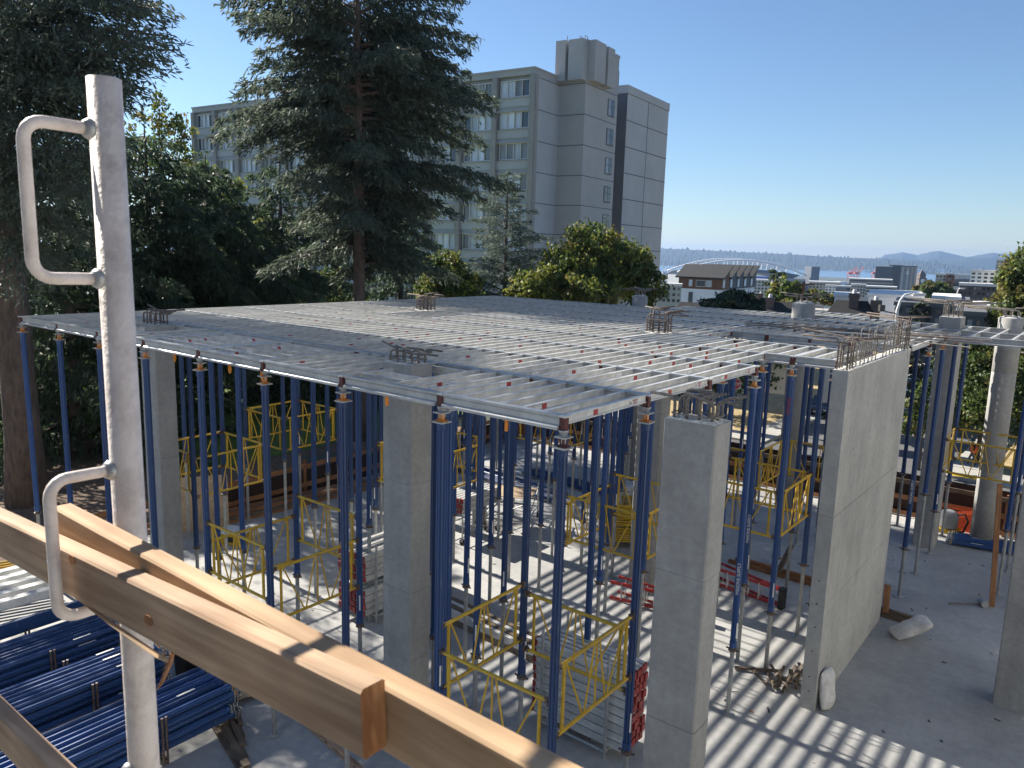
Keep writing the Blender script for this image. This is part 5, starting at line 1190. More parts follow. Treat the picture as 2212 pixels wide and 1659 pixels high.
# ================================================================== apartment tower
def tower():
    K = 1.2; c1 = at(1139, 640, 70*K); a = (-.84*LAT + .54*FWD); a /= np.linalg.norm(a); b = np.array([-a[1], a[0], 0]); b = b if b @ FWD > 0 else -b
    zr = zat(1162, 147, c1[0], c1[1]) ; zb = -6.0; fh = 2.65
    t = thing('apartment_tower', 'tall grey apartment block of stacked window bays with a stair tower on its right', 'building', (c1[0], c1[1], zb), math.atan2(a[1], a[0]))
    # local axes: x along the long face away from the near corner, y = into the block
    sgn = 1 if (np.array([-a[1], a[0], 0]) @ b) > 0 else -1
    Y = lambda v: v*sgn
    t.scale = (K, K, K); H = (zr - zb)/K; L = 47.0; DEP = 13.0
    def bx(mb, x0, x1, y0, y1, z0, z1, m=0):
        ya, yb = sorted((Y(y0), Y(y1))); mb.box(x0, x1, ya, yb, z0, z1, m)
    nb = 12; bw = L/nb; nf = int(H/fh)
    mb = MB(); bx(mb, 0, L, .35, DEP, 0, H - .5); mb.build('wall', M['tower'], t)
    mb = MB(); bx(mb, -.12, L+.12, -.12, DEP + .12, H - .5, H - .05); bx(mb, -.2, L+.2, -.2, DEP+.2, H - .05, H + .1); mb.build('parapet', M['towerr'], t)
    mb = MB(); bx(mb, 18, 34, 4, 10, H, H + 3.2); bx(mb, 17.8, 34.2, 3.8, 10.2, H + 3.2, H + 3.5); mb.build('roof_house', M['tower'], t)
    mb = MB(); bx(mb, -.3, 0, -.1, .35, 0, H - .5)
    for i in range(nb + 1): bx(mb, i*bw - .24, i*bw + .24, -.28, .36, 0, H - .5); mb.build('pilaster', M['towerd'], t); mb = MB()
    for f in range(nf):
        ztop = H - .5 - f*fh; z0 = ztop - fh
        mb = MB(); bx(mb, .24, L-.24, -.02, .34, z0 + .1, z0 + .78); bx(mb, .24, L-.24, .1, .34, z0 - .22, z0 + .1); mb.build('spandrel', M['tower'], t)
        mb = MB(); bx(mb, .24, L-.24, -.16, .12, z0 - .30, z0 - .22); bx(mb, .24, L-.24, -.12, .1, z0 + .78, z0 + .86); mb.build('ledge', M['towerr'], t)
        for i in range(nb):
            x0, x1 = i*bw + .42, (i+1)*bw - .42; zz0, zz1 = z0 + .92, z0 + 2.35
            fr = MB(); bx(fr, x0, x1, .06, .3, zz0, zz0+.07); bx(fr, x0, x1, .06, .3, zz1-.07, zz1); n = 4
            for q in range(n+1): xx = x0 + (x1-x0-.07)*q/n; bx(fr, xx, xx+.07, .06, .3, zz0 + .07, zz1 - .07)
            wd = fr.build('window', M['winframe'], t)
            for q in range(n):
                xa, xb = x0 + (x1-x0-.07)*q/n + .07, x0 + (x1-x0-.07)*(q+1)/n
                kind = random.choice(['skypane', 'skypane', 'skypane', 'dcurt']) if q in (1, 2) else random.choice(['glass', 'dcurt', 'dcurt', 'skypane'])
                pn = MB(); bx(pn, xa, xb, .2, .22, zz0 + .07, zz1 - .07); pn.build('pane', M[kind], wd)
    def panel(x0, x1, y0, y1, zt, name, mats, vj=(), hj=True, nohj=0, face='end'):
        mb = MB(); bx(mb, x0, x1, y0, y1, 0, zt); return mb.build(name, mats, t)
    # end wall, stair tower and rear wing: x runs to negative beyond the near corner
    mb = MB(); bx(mb, -.1, .0, .4, 4.3, 0, H - .5); mb.build('end_wall', M['tower'], t)
    sx0, sx1, sy0, sy1 = -2.75, -.05, 4.3, 10.9; zst = H + 3.0
    panel(sx0, sx1, sy0, sy1, zst - .25, 'stair_tower', M['towerr']); mb = MB(); bx(mb, sx0-.06, sx1, sy0-.06, sy1+.06, zst-.25, zst); mb.build('parapet', M['towerr'], t)
    for f in range(nf + 1):
        z = H - .5 - f*fh - .15
        g = MB(); bx(g, sx0-.012, sx1, sy0-.012, sy1+.012, z-.035, z+.035); bx(g, -.112, 0, .4, 4.28, z-.035, z+.035); g.build('panel_joint', M['dkwall'], t)
        if f < nf:
            w = MB(); bx(w, sx0-.05, sx0+.02, sy1-2.05, sy1-.65, z-2.1, z-.55); wf = w.build('window', M['dkwall'], t)
            for yy in (sy1 - 1.98, sy1 - 1.31): 
                p = MB(); bx(p, sx0-.062, sx0-.05, yy, yy+.58, z-2.0, z-1.25); bx(p, sx0-.062, sx0-.05, yy, yy+.58, z-1.18, z-.62); p.build('pane', M['dcurt' if yy < sy1-1.5 else 'glass'], wf)
    # louvred concrete hoods round the top of the stair tower
    for (x0, x1, y0, y1) in [(sx0+1.75, sx0+2.75, sy0-.75, sy0), (sx0-.0, sx0+1.45, sy0-.75, sy0), (sx0-.75, sx0, sy0+.2, sy0+2.3), (sx0-.75, sx0, sy0+2.75, sy0+4.1)]:
        mb = MB(); bx(mb, x0, x1, y0, y1, zst - 3.45, zst - .12 + random.uniform(-.05, .1)); mb.build('vent_hood', M['towerr'], t)
    mb = MB(); bx(mb, sx0-.02, sx0+.0, sy1-1.7, sy1-1.1, zst-2.4, zst-.9); mb.build('louvre', M['dkwall'], t)
    mb = MB()
    for i in range(2): mb.path([(sx0+.6+i*.5, Y(sy0+.6), zst), (sx0+.6+i*.5, Y(sy0+.7), zst+.55), (sx0+.8+i*.5, Y(sy0+1.5), zst+.6), (sx0+.8+i*.5, Y(sy0+1.6), zst)], .03, 5)
    mb.tube((sx0+2.2, Y(sy0+.3), zst), (sx0+2.2, Y(sy0+.3), zst+.6), .03, 6); mb.build('roof_ladder', M['steel'], t)
    c2 = at(1334, 640, 100); rel = (c2 - c1)/K; lx, ly = rel @ a, rel @ b
    zw = (zat(2475/4032*2212, 183, c2[0], c2[1]) - zb)/K
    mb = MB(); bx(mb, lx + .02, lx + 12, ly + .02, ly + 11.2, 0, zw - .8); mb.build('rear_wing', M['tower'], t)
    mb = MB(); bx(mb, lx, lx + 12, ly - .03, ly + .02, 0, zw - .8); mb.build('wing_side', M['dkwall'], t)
    mb = MB(); bx(mb, lx - .05, lx + 12, ly - .08, ly + 11.25, zw - .8, zw); mb.build('parapet', M['tower'], t)
    for f in range(nf + 1):
        z = zw - .8 - f*2.62
        if z < .5: break
        g = MB(); bx(g, lx-.004, lx+.02, ly+.03, ly+11.2, z-.04, z+.04); bx(g, lx, lx+12, ly-.042, ly-.03, z-.035, z+.035); g.build('panel_joint', M['dkwall'], t)
    g = MB(); bx(g, lx-.004, lx+.02, ly+5.4, ly+5.46, 0, zw-.8); g.build('panel_joint', M['dkwall'], t)
    mb = MB(); mb.lathe([(.5, zw), (.5, zw+.9), (.7, zw+1.0), (.7, zw+1.3), (.3, zw+1.5)], (lx + 3.2, Y(ly + 2.0), 0), 12); mb.build('roof_vent', M['roofl'], t)
    mb = MB(); mb.tube((lx+1.5, Y(ly+.8), zw), (lx+1.5, Y(ly+.8), zw+1.6), .05, 6); mb.tube((lx+3.0, Y(ly+1.2), zw), (lx+3.0, Y(ly+1.2), zw+1.4), .05, 6); mb.build('roof_mast', M['steel'], t)
tower()

# unseen pale building added past the right edge to bounce sunlight onto the pillars
t = thing('bounce_building', 'unseen pale building added past the right edge to bounce sunlight, rear wing blocking sky', 'building', (9.5, 0, 0))
nbm = MB()
for f in range(3):
    z = f*3.6; nbm.box(0, .3, -6, 34, z, z + 1.0); nbm.box(0, .3, -6, 34, z + 2.9, z + 3.6)
    for y in np.arange(-6, 34, 4): nbm.box(0, .3, y, y + 1.5, z + 1.0, z + 2.9)
nbm.build('facade', M['wall'], t); MB().box(-16, -.2, -20, -3.5, -.2, 20).build('rear_wing', M['tower'], t); MB().box(.32, 13, -6, 34, -.2, 10.8).build('wall', M['tower'], t); MB().box(-.1, 13.2, -6.2, 34.2, 10.81, 11.1).build('roof', M['roofl'], t)  # rear wing behind the viewer is added to cut sky light
# ================================================================== houses and city
def block(label, px0, px1, ytop, ybot, dist, mat, floors=0, bays=0, depth=None, yaw=0.0, group=None, wmat='glass', name='apartment_building', cat='building', band=False, roofm='roofl', wfrac=(.55, .5), side=True, parap=.5, zb=None):
    """a box building standing at its distance: front face between two horizontal places, real windows set into it"""
    p0, p1 = at(px0, ybot, dist), at(px1, ybot, dist); w_ = np.linalg.norm((p1-p0)[:2]); mid = (p0+p1)/2
    z1 = (zat(px0, ytop, *p0[:2]) + zat(px1, ytop, *p1[:2]))/2; z0 = min(p0[2], p1[2]) - 3 if zb is None else zb
    ang = math.atan2((p1-p0)[1], (p1-p0)[0]) + yaw; d = depth or w_*.6; H = z1 - z0
    t = thing(name, label, cat, (mid[0], mid[1], z0), ang, group)
    MB().box(-w_/2, w_/2, 0, d, 0, H - parap).build('wall', M[mat], t)
    MB().box(-w_/2 - .15, w_/2 + .15, -.15, d + .15, H - parap, H).build('roof', M[roofm], t)
    if floors:
        fh = min(3.2, (H-parap)/floors) if True else 0; fh = (zat((px0+px1)/2, ytop, *mid[:2]) - mid[2] - parap) / floors
        wb = w_/bays
        for f in range(floors):
            zz = H - parap - (f+1)*fh
            if zz < 0: break
            if band:
                MB().box(-w_/2*.97, w_/2*.97, -.06, .02, zz + fh*.3, zz + fh*.78).build('window', M[wmat], t); continue
            for i in range(bays):
                xc = -w_/2 + wb*(i+.5); ww = wb*wfrac[0]/2
                MB().box(xc-ww, xc+ww, -.08, .02, zz + fh*.25, zz + fh*(.25 + wfrac[1])).build('window', M[wmat if random.random() < .7 else 'dcurt'], t)
        if side and d > 4:
            nb = max(1, int(d/wb))
            for s in (-1, 1):
                for f in range(floors):
                    zz = H - parap - (f+1)*fh
                    if zz < 0: break
                    mb = MB()
                    for i in range(nb):
                        yc = d*(i+.5)/nb; mb.box(s*w_/2 - .05, s*w_/2 + .05, yc - wb*wfrac[0]/2, yc + wb*wfrac[0]/2, zz + fh*.25, zz + fh*(.25+wfrac[1]))
                    mb.build('window_row', M[wmat], t)
    return t, w_, d, H, z0
# white townhouses with dark saw-tooth roofs
def townhouses():
    D = 196.0; th = R(32); xd = math.cos(th)*LAT - math.sin(th)*FWD; pA = at(1541, 640, D) - xd*9.0
    ang = math.atan2(xd[1], xd[0]); zb = pA[2] - 8; t = thing('townhouse_row', 'white and dark townhouse row with five saw-tooth shed roofs', 'house', (pA[0], pA[1], zb), ang)
    W1 = 9.0; ztop = zat(1466, 599, *pA[:2]) - zb; zmid = zat(1466, 622, *pA[:2]) - zb; zr = zat(1530, 580, *pA[:2]) - zb
    MB().box(0, W1, 0, 31, 0, zmid).build('lower_wall', M['whitew'], t)
    MB().box(-.05, W1+.02, -.05, 5.5, zmid, ztop).build('upper_wall', M['cedarw'], t)
    for i, (x, wd) in enumerate([(.29, .10), (.49, .27), (.78, .15)]):
        xa = W1*x; wf = MB().box(xa, xa + W1*wd, -.14, .02, zmid + (ztop-zmid)*.22, zmid + (ztop-zmid)*.84).build('window', M['winframe'], t)
        MB().box(xa+.12, xa + W1*wd - .12, -.155, -.14, zmid + (ztop-zmid)*.27, zmid + (ztop-zmid)*.79).build('pane', M['skypane' if i != 1 else 'glass'], wf)
    wf = MB().box(W1*.30, W1*.42, -.1, .02, 1.2, zmid - .8).build('window', M['dkwall'], t); MB().box(W1*.32, W1*.40, -.115, -.1, 1.4, zmid - 1).build('pane', M['glass'], wf)
    MB().box(W1*.29, W1*.42, -.08, .02, .2, 1.15).build('wood_panel', M['cedarw'], t)
    MB().box(-W1*.14, 0, .3, 6, 0, zmid + 1.0).build('side_bay', M['dkwall'], t); wf = MB().box(-W1*.10, -W1*.02, .2, .35, zmid-3.2, zmid-.2).build('window', M['winframe'], t); MB().box(-W1*.09, -W1*.03, .185, .2, zmid-3.0, zmid-.4).build('pane', M['glass'], wf)
    for i in range(5):
        y0 = 6.2*i; y1 = y0 + 6.0; ox = W1 + .0; h0, h1 = ztop + .0, zr + .6
        rf = MB(); rf.prof((-.8, 0, 0), (W1 + 2.6, 0, 0), [(-y, z) for y, z in [(y0 - .6, h0 - .05), (y0 - .6, h0 + .28), (y1, h1 + .28), (y1, h1 - .05)]], (0, 0, 1)); rf.build('roof', M['roof'], t)
        up = MB(); up.prof((-.02, 0, 0), (W1 + 1.9, 0, 0), [(-y, z) for y, z in [(y0 + .05, zmid), (y0 + .05, h0), (y1 - .1, h1 - .06), (y1 - .1, zmid)]], (0, 0, 1)); up.build('gable_wall', M['dkwall'] if i else M['cedarw'], t)
        MB().box(W1 + .01, W1 + 1.7, y0 + .2, y1 - .3, 0, zmid).build('lower_wall', M['whitew'], t)
        for (ya, yb, za, zb_) in ((.5, 2.2, zmid + .5, h0 - .3), (.5, 2.2, h0 - .2, h0 + .9)):
            wf = MB().box(W1 + 1.88, W1 + 1.97, y0+ya, y0+yb, za, zb_).build('window', M['winframe'], t); MB().box(W1 + 1.97, W1 + 1.985, y0+ya+.12, y0+yb-.12, za+.12, zb_-.12).build('pane', M['skypane'], wf)
        wf = MB().box(W1 + 1.68, W1 + 1.75, y0+1, y0+2.0, zmid - 3, zmid - .8).build('window', M['winframe'], t); MB().box(W1 + 1.75, W1 + 1.765, y0+1.1, y0+1.9, zmid - 2.9, zmid - .9).build('pane', M['glass'], wf)
townhouses()
block('pale block just behind the left of the townhouses', 1418, 1470, 612, 655, 170, 'sage', 3, 5, roofm='roofl')
block('pale sage apartment block behind the pointed dark conifer', 1611, 1665, 603, 640, 330, 'sage', 5, 7, group=None)
block('tan apartment block right of the light green tree', 1745, 1812, 608, 644, 320, 'tan', 5, 9)
block('small white and grey block left of the long grey office', 1781, 1803, 615, 640, 300, 'whitew', 4, 3)
block('grey block with white edges beside the small white block', 1804, 1836, 617, 642, 290, 'greyb', 3, 3)
block('cream block below the long grey office', 1836, 1868, 613, 642, 295, 'cream', 4, 5)
block('long grey office with ribbon windows and a curved roof end', 1832, 1925, 602, 632, 480, 'greyb', 4, 1, band=True)
block('low grey office with ribbon windows right of the curved one', 1865, 1935, 618, 640, 400, 'cream', 3, 1, band=True)
block('dark slate office slab in the middle of the skyline', 1887, 1922, 574, 628, 640, 'slate', 0)
block('taller dark glass tower just right of the slate slab', 1915, 1942, 571, 628, 660, 'dkwall', 0)
T_ = block('pale hotel tower with a white emblem near its top', 1941, 1976, 574, 628, 640, 'greyb', 0, roofm='dbrick')
t, w_, d, H, z0 = T_
for x in (-.42, -.1, .16, .38): MB().box(w_*x, w_*(x+.10), -.3, .05, 0, H-1).build('facade_strip', M['tan'] if x > 0 else M['sage'], t)
e = MB(); e.box(-w_*.16, w_*.04, -.5, -.32, H*.72, H*.75); e.box(-w_*.12, w_*.0, -.5, -.32, H*.77, H*.82); e.build('emblem', M['white'], t)
# clock tower of the old station
c = at(1987, 625, 900); zb = c[2] - 5; ztp = zat(1987, 582, *c[:2]) - zb; t = thing('clock_tower', 'old brick clock tower with a pointed roof before the bay', 'tower', (c[0], c[1], zb), YAW)
s = 900/FPX*7.0; MB().box(-s, s, -s, s, 0, ztp*.62).build('shaft', M['clocks'], t); MB().box(-s*1.12, s*1.12, -s*1.12, s*1.12, ztp*.62, ztp*.66).build('cornice', M['clocks'], t)
MB().box(-s*.8, s*.8, -s*.8, s*.8, ztp*.66, ztp*.78).build('belfry', M['clocks'], t); MB().add([(-s*.9, -s*.9, ztp*.78), (s*.9, -s*.9, ztp*.78), (s*.9, s*.9, ztp*.78), (-s*.9, s*.9, ztp*.78), (0, 0, ztp)], [(0, 1, 4), (1, 2, 4), (2, 3, 4), (3, 0, 4), (3, 2, 1, 0)]).build('roof', M['dbrick'], t)
MB().lathe([(s*.55, 0), (s*.55, .3)], n=20).build('clock_face', M['white'], t).matrix_local = Matrix.Translation((0, -s, ztp*.55)) @ Matrix.Rotation(R(90), 4, 'X')
h = MB(); h.bar((0, -s-.35, ztp*.55), (0, -s-.35, ztp*.55 + s*.45), s*.07, .1); h.bar((0, -s-.36, ztp*.55), (s*.3, -s-.36, ztp*.55), s*.07, .1, (0, 1, 0)); h.build('clock_hands', M['steel'], t)
block('pale grey apartment block left of the orange brick one', 2017, 2040, 590, 634, 260, 'sage', 6, 3)
block('orange brick and blue apartment block in the row at right', 2039, 2056, 589, 636, 255, 'brick', 6, 1)
t, w_, d, H, z0 = block('blue grey balconied block joined to the orange brick one', 2056, 2094, 592, 636, 258, 'slate', 0)
for f in range(6): MB().box(-w_*.48, w_*.48, -.9, 0, H - 2.6 - f*3.0, H - 1.5 - f*3.0).build('balcony', M['greyb'], t); MB().box(-w_*.45, w_*.45, -.06, .02, H - 1.4 - f*3.0, H - .5 - f*3.0).build('window', M['skypane'], t)
block('white apartment block with dark corner above the brown one', 2093, 2147, 583, 620, 230, 'whitew', 4, 4)
block('white and grey stepped apartment block at the right edge', 2146, 2230, 568, 625, 225, 'cream', 5, 6)
block('grey top storeys of the stepped block at the right edge', 2152, 2190, 559, 570, 236, 'greyb', 0)
block('long dark brown apartment block in front of the white ones', 2067, 2156, 612, 662, 170, 'dbrick', 4, 9)
# nearer flat white buildings
t, w_, d, H, z0 = block('long low white building with a flat roof in the middle distance', 1871, 1988, 636, 690, 88, 'whitew', 0, depth=14, roofm='roofl', parap=.35, name='flat_roof_house', cat='house')
MB().box(w_*.23, w_*.30, -.12, .02, H-4.4, H-1.4).build('door', M['cream'], t); MB().box(-w_*.36, -w_*.30, -.12, .02, H-5.2, H-1.2).build('door', M['cream'], t); MB().tube((w_*.33, -.1, H-4.5), (w_*.33, -.1, H-1.0), .07, 6).build('downpipe', M['dkwall'], t)
block('charcoal and glass house front below the long white building', 1930, 2056, 654, 700, 70, 'slate', 2, 6, depth=9, roofm='dkwall', parap=.3, name='flat_roof_house', cat='house')
t, w_, d, H, z0 = block('white box house with a blank wall right of the small conifer', 2009, 2066, 640, 700, 80, 'whitew', 0, depth=8, roofm='roofl', parap=.3, name='flat_roof_house', cat='house')
block('dark side wall house against the white box house', 2067, 2084, 648, 705, 80, 'dkwall', 0, depth=8, roofm='dkwall', parap=.3, name='flat_roof_house', cat='house')
block('small white roof house at the left of the grey hip roofs', 1798, 1850, 636, 690, 96, 'whitew', 0, depth=8, roofm='roofl', parap=.3, name='flat_roof_house', cat='house')
block('low house with a white flat roof before the brown apartment block', 2097, 2154, 659, 700, 74, 'dbrick', 1, 6, depth=8, roofm='roofl', parap=.6, name='flat_roof_house', cat='house')
block('dark window house right of the pillar with a rebar crown', 2060, 2118, 672, 745, 60, 'slate', 2, 3, depth=8, roofm='dkwall', parap=.3, name='flat_roof_house', cat='house')
# grey hip roofs just over the deck edge
def hip(label, px0, px1, yr, ye, dist, chim=()):
    a, b = at(px0, ye, dist), at(px1, ye, dist); w_ = np.linalg.norm((b-a)[:2]); mid = (a+b)/2; zr = zat((px0+px1)/2, yr, *mid[:2]); ze = mid[2]; ang = math.atan2((b-a)[1], (b-a)[0]); d = w_*.8
    t = thing('hip_roof_house', label, 'house', (mid[0], mid[1], ze - 6), ang)
    MB().box(-w_/2 + .4, w_/2 - .4, .4, d - .4, 0, 6).build('wall', M['cream'], t)
    r = MB(); k = w_*.22; r.add([(-w_/2, 0, 5.95), (w_/2, 0, 5.95), (w_/2, d, 5.95), (-w_/2, d, 5.95), (-w_/2+k, d/2, 6 + zr - ze), (w_/2-k, d/2, 6 + zr - ze)], [(0, 1, 5, 4), (1, 2, 5), (2, 3, 4, 5), (3, 0, 4), (3, 2, 1, 0)])
    rf = r.build('roof', M['roof'], t)
    for x, hh in chim:
        cm = MB(); cm.box(x*w_-.3, x*w_+.3, d*.3, d*.3+.7, 6, 6 + zr - ze + hh); cm.box(x*w_-.36, x*w_+.36, d*.3-.06, d*.3+.76, 6 + zr - ze + hh - .35, 6 + zr - ze + hh); cm.build('chimney', M['dbrick'], rf)
        MB().lathe([(.16, 6+zr-ze+hh), (.13, 6+zr-ze+hh+.28)], (x*w_, d*.3+.45, 0), 10).build('chimney_pot', M['roofl'], rf)
    return t
hip('grey hip roofed house with two brick chimneys before the long white building', 1775, 1900, 651, 690, 58, ((.03, .5), (.42, .1)))
hip('low grey hip roof left of the round pillar stub on the right', 1640, 1770, 655, 690, 64, ((-.35, .3),))
hip('small grey roof before the left end of the townhouses', 1455, 1520, 654, 668, 60, ())
hip('small brown roof beyond the townhouse end', 1610, 1650, 640, 655, 120, ((.3, .4),))
# stadium with its white roof arches
def stadium():
    D = 1500.0; m = D/FPX/.97; c = at(1610, 600, D); zb = -58.0; t = thing('stadium', 'far stadium with two white truss arches over its roof', 'stadium', (c[0], c[1], zb), YAW + R(4))
    zt = zat(1610, 562, *c[:2]) - zb; ze = zat(1735, 596, *c[:2]) - zb
    def arch(yo, x0, x1, top, nm):
        n = 26; pts = [(x0 + (x1-x0)*i/n, yo, ze + (top-ze)*(1 - (2*i/n-1)**2)) for i in range(n+1)]
        MB().path(pts, 2.4*m*.8, 8).build('roof_arch', M['stadium'], t, True)
        for i in range(2, n-1):
            if i % 2: continue
            x, y, z = pts[i]; MB().tube((x, y, z), (x, y + 6, ze + (z-ze)*.42), .9, 5).build('hanger', M['stadium'], t)
    arch(0, -138*m, 125*m, zt, 'near'); arch(95, -130*m, 135*m, zt*1.0 + 1, 'far')
    rf = MB(); n = 20
    for yy in (0, 95):
        for i in range(n):
            xa, xb = (-120 + 235*i/n)*m, (-120 + 235*(i+1)/n)*m; za, zb_ = [ze + (zt-ze)*.36*(1 - (2*q/n-1)**2) for q in (i, i+1)]
            rf.quad((xa, yy + 5, za), (xb, yy + 5, zb_), (xb, yy + 42, zb_ - 8), (xa, yy + 42, za - 8))
    rf.build('roof_sheet', M['greyb'], t)
    st = MB(); st.box(-125*m, 118*m, -12, 110, 0, ze*.82); st.build('stands', M['greyb'], t)
    st = MB(); st.box(-95*m, 60*m, -16, -12, ze*.62, ze*.9); st.build('facade_band', M['sblue'], t)
    z = MB(); z.path([(-32*m, -17, ze*.96), (-22*m, -17, ze*1.02), (-10*m, -17, ze*.93), (4*m, -17, ze*1.02)], 1.2*m, 5); z.build('zigzag_sign', M['white'], t)
    MB().box(130*m, 147*m, -8, 20, 0, zat(1745, 576, *c[:2]) - zb).build('service_tower', M['slate'], t)
    MB().prof((118*m, 40, 0), (180*m, 40, 0), [(-60, 0), (0, ze*.7), (60, 0)], (0, 0, 1)).build('end_stand', M['greyb'], t)
stadium()
def crane(label, px, ybase, ytop, dist, mat, boom=1.0, group=None):
    c = at(px, ybase, dist); zt = zat(px, ytop, *c[:2]) - c[2]; t = thing('harbour_crane', label, 'crane', tuple(c), YAW + R(25), group); h = zt*.5; s = zt*.13; r = zt*.016
    for x in (-s, s):
        for y in (-s, s): MB().tube((x, y, 0), (x, y, h), r, 5).build('leg', M[mat], t)
    for z in (h*.55, h): MB().box(-s*1.1, s*1.1, -s*1.1, s*1.1, z - r*1.6, z + r*1.6).build('portal_beam', M[mat], t)
    MB().box(-s*2.2, s*1.2, -s*.5, s*.5, h + r, h + r*9).build('machine_house', M[mat], t)
    b = MB()
    for y in (-s*.35, s*.35): b.tube((s, y, h + r*3), (s + zt*.42*boom, y, zt), r*1.2, 5)
    for i in range(6): f = i/5; b.tube((s + zt*.42*boom*f, -s*.35, h + (zt-h)*f), (s + zt*.42*boom*f, s*.35, h + (zt-h)*f), r*.8, 4)
    b.build('boom', M[mat], t)
    MB().path([(-s, 0, h), (0, 0, zt*.86), (s, 0, h)], r, 5).build('mast', M[mat], t); MB().tube((0, 0, zt*.86), (s + zt*.4*boom, 0, zt*.97), r*.4, 4).build('stay', M[mat], t)
for px, yt in ((1836, 577), (1850, 577), (1888, 577)): crane('%s red harbour crane with its boom raised before the bay' % {1836: 'leftmost', 1850: 'middle', 1888: 'rightmost'}[px], px, 607, yt, 2300, 'crane', 1.0, 'red harbour cranes')
for px, yt in ((1436, 574), (1448, 576), (1460, 577)): crane('%s white harbour crane below the wooded ridge, right of the tower' % {1436: 'leftmost', 1448: 'middle', 1460: 'rightmost'}[px], px, 606, yt, 2900, 'cranew', -.9, 'white harbour cranes')
# roofs of the lower town, too small to pick apart
lt = MB(); rr = random.Random(5)
for i in range(420):
    d = rr.uniform(260, 2300); px = rr.uniform(1380, 2260); q = at(px, 640, d); z = ground(q[0], q[1]); s = rr.uniform(6, 18); hh = rr.uniform(5, 15)
    if zat(px, 606, q[0], q[1]) < z + hh: hh = max(1.5, zat(px, 606, q[0], q[1]) - z)
    lt.box(q[0]-s, q[0]+s, q[1]-s*.7, q[1]+s*.7, z-6, z+hh, rr.randrange(5))
tag(lt.build('low_town_roofs', [M['greyb'], M['cream'], M['slate'], M['tan'], M['roofl']]), kind='stuff')
# street furniture
def lamp(label, px, ybase, ytop, xarm, dist, name='street_lamp'):
    c = at(px, ybase, dist); zt = zat(px, ytop, *c[:2]) - c[2]; L = np.linalg.norm((at(xarm, ytop, dist) - at(px, ytop, dist))[:2]); t = thing(name, label, 'street lamp', (c[0], c[1], c[2] - 4), YAW); zt += 4
    MB().path([(0, 0, 0), (0, 0, zt*.82), (.12*L, 0, zt*.93), (.3*L, 0, zt*.985), (.55*L, 0, zt), (L, 0, zt*.995)], [.10, .09, .075, .06, .05, .05], 8).build('pole', M['roofl'], t, True)
    MB().box(L-.35, L+.35, -.13, .13, zt*.995-.1, zt*.995+.06).build('lamp_head', M['roofl'], t); MB().path([(0, 0, zt*.78), (-.7, 0, zt*.8), (-.9, 0, zt*.83)], .04, 5).build('bracket', M['steel'], t)
    MB().box(-1.1, -.8, -.12, .12, zt*.80, zt*.87).build('signal_box', M['steel'], t)
lamp('tall pale street lamp with a curved arm behind the deck', 1936, 690, 633, 1984, 52)
lamp('smaller street lamp before the brown apartment block', 2064, 660, 622, 2074, 130)
t = thing('utility_pole', 'brown timber utility pole before the townhouses', 'pole', tuple(at(1732, 660, 76) - np.array([0, 0, 4])), YAW)
zt = zat(1732, 608, *at(1732, 660, 76)[:2]) - t.location.z; MB().tube((0, 0, 0), (0, 0, zt), .17, 8, 0, .12).build('pole', M['cedarw'], t); MB().bar((-.9, 0, zt*.96), (.9, 0, zt*.96), .1, .12).build('cross_arm', M['cedarw'], t); MB().lathe([(.2, zt*.86), (.2, zt*.92)], (.25, 0, 0), 8).build('transformer', M['greyb'], t)

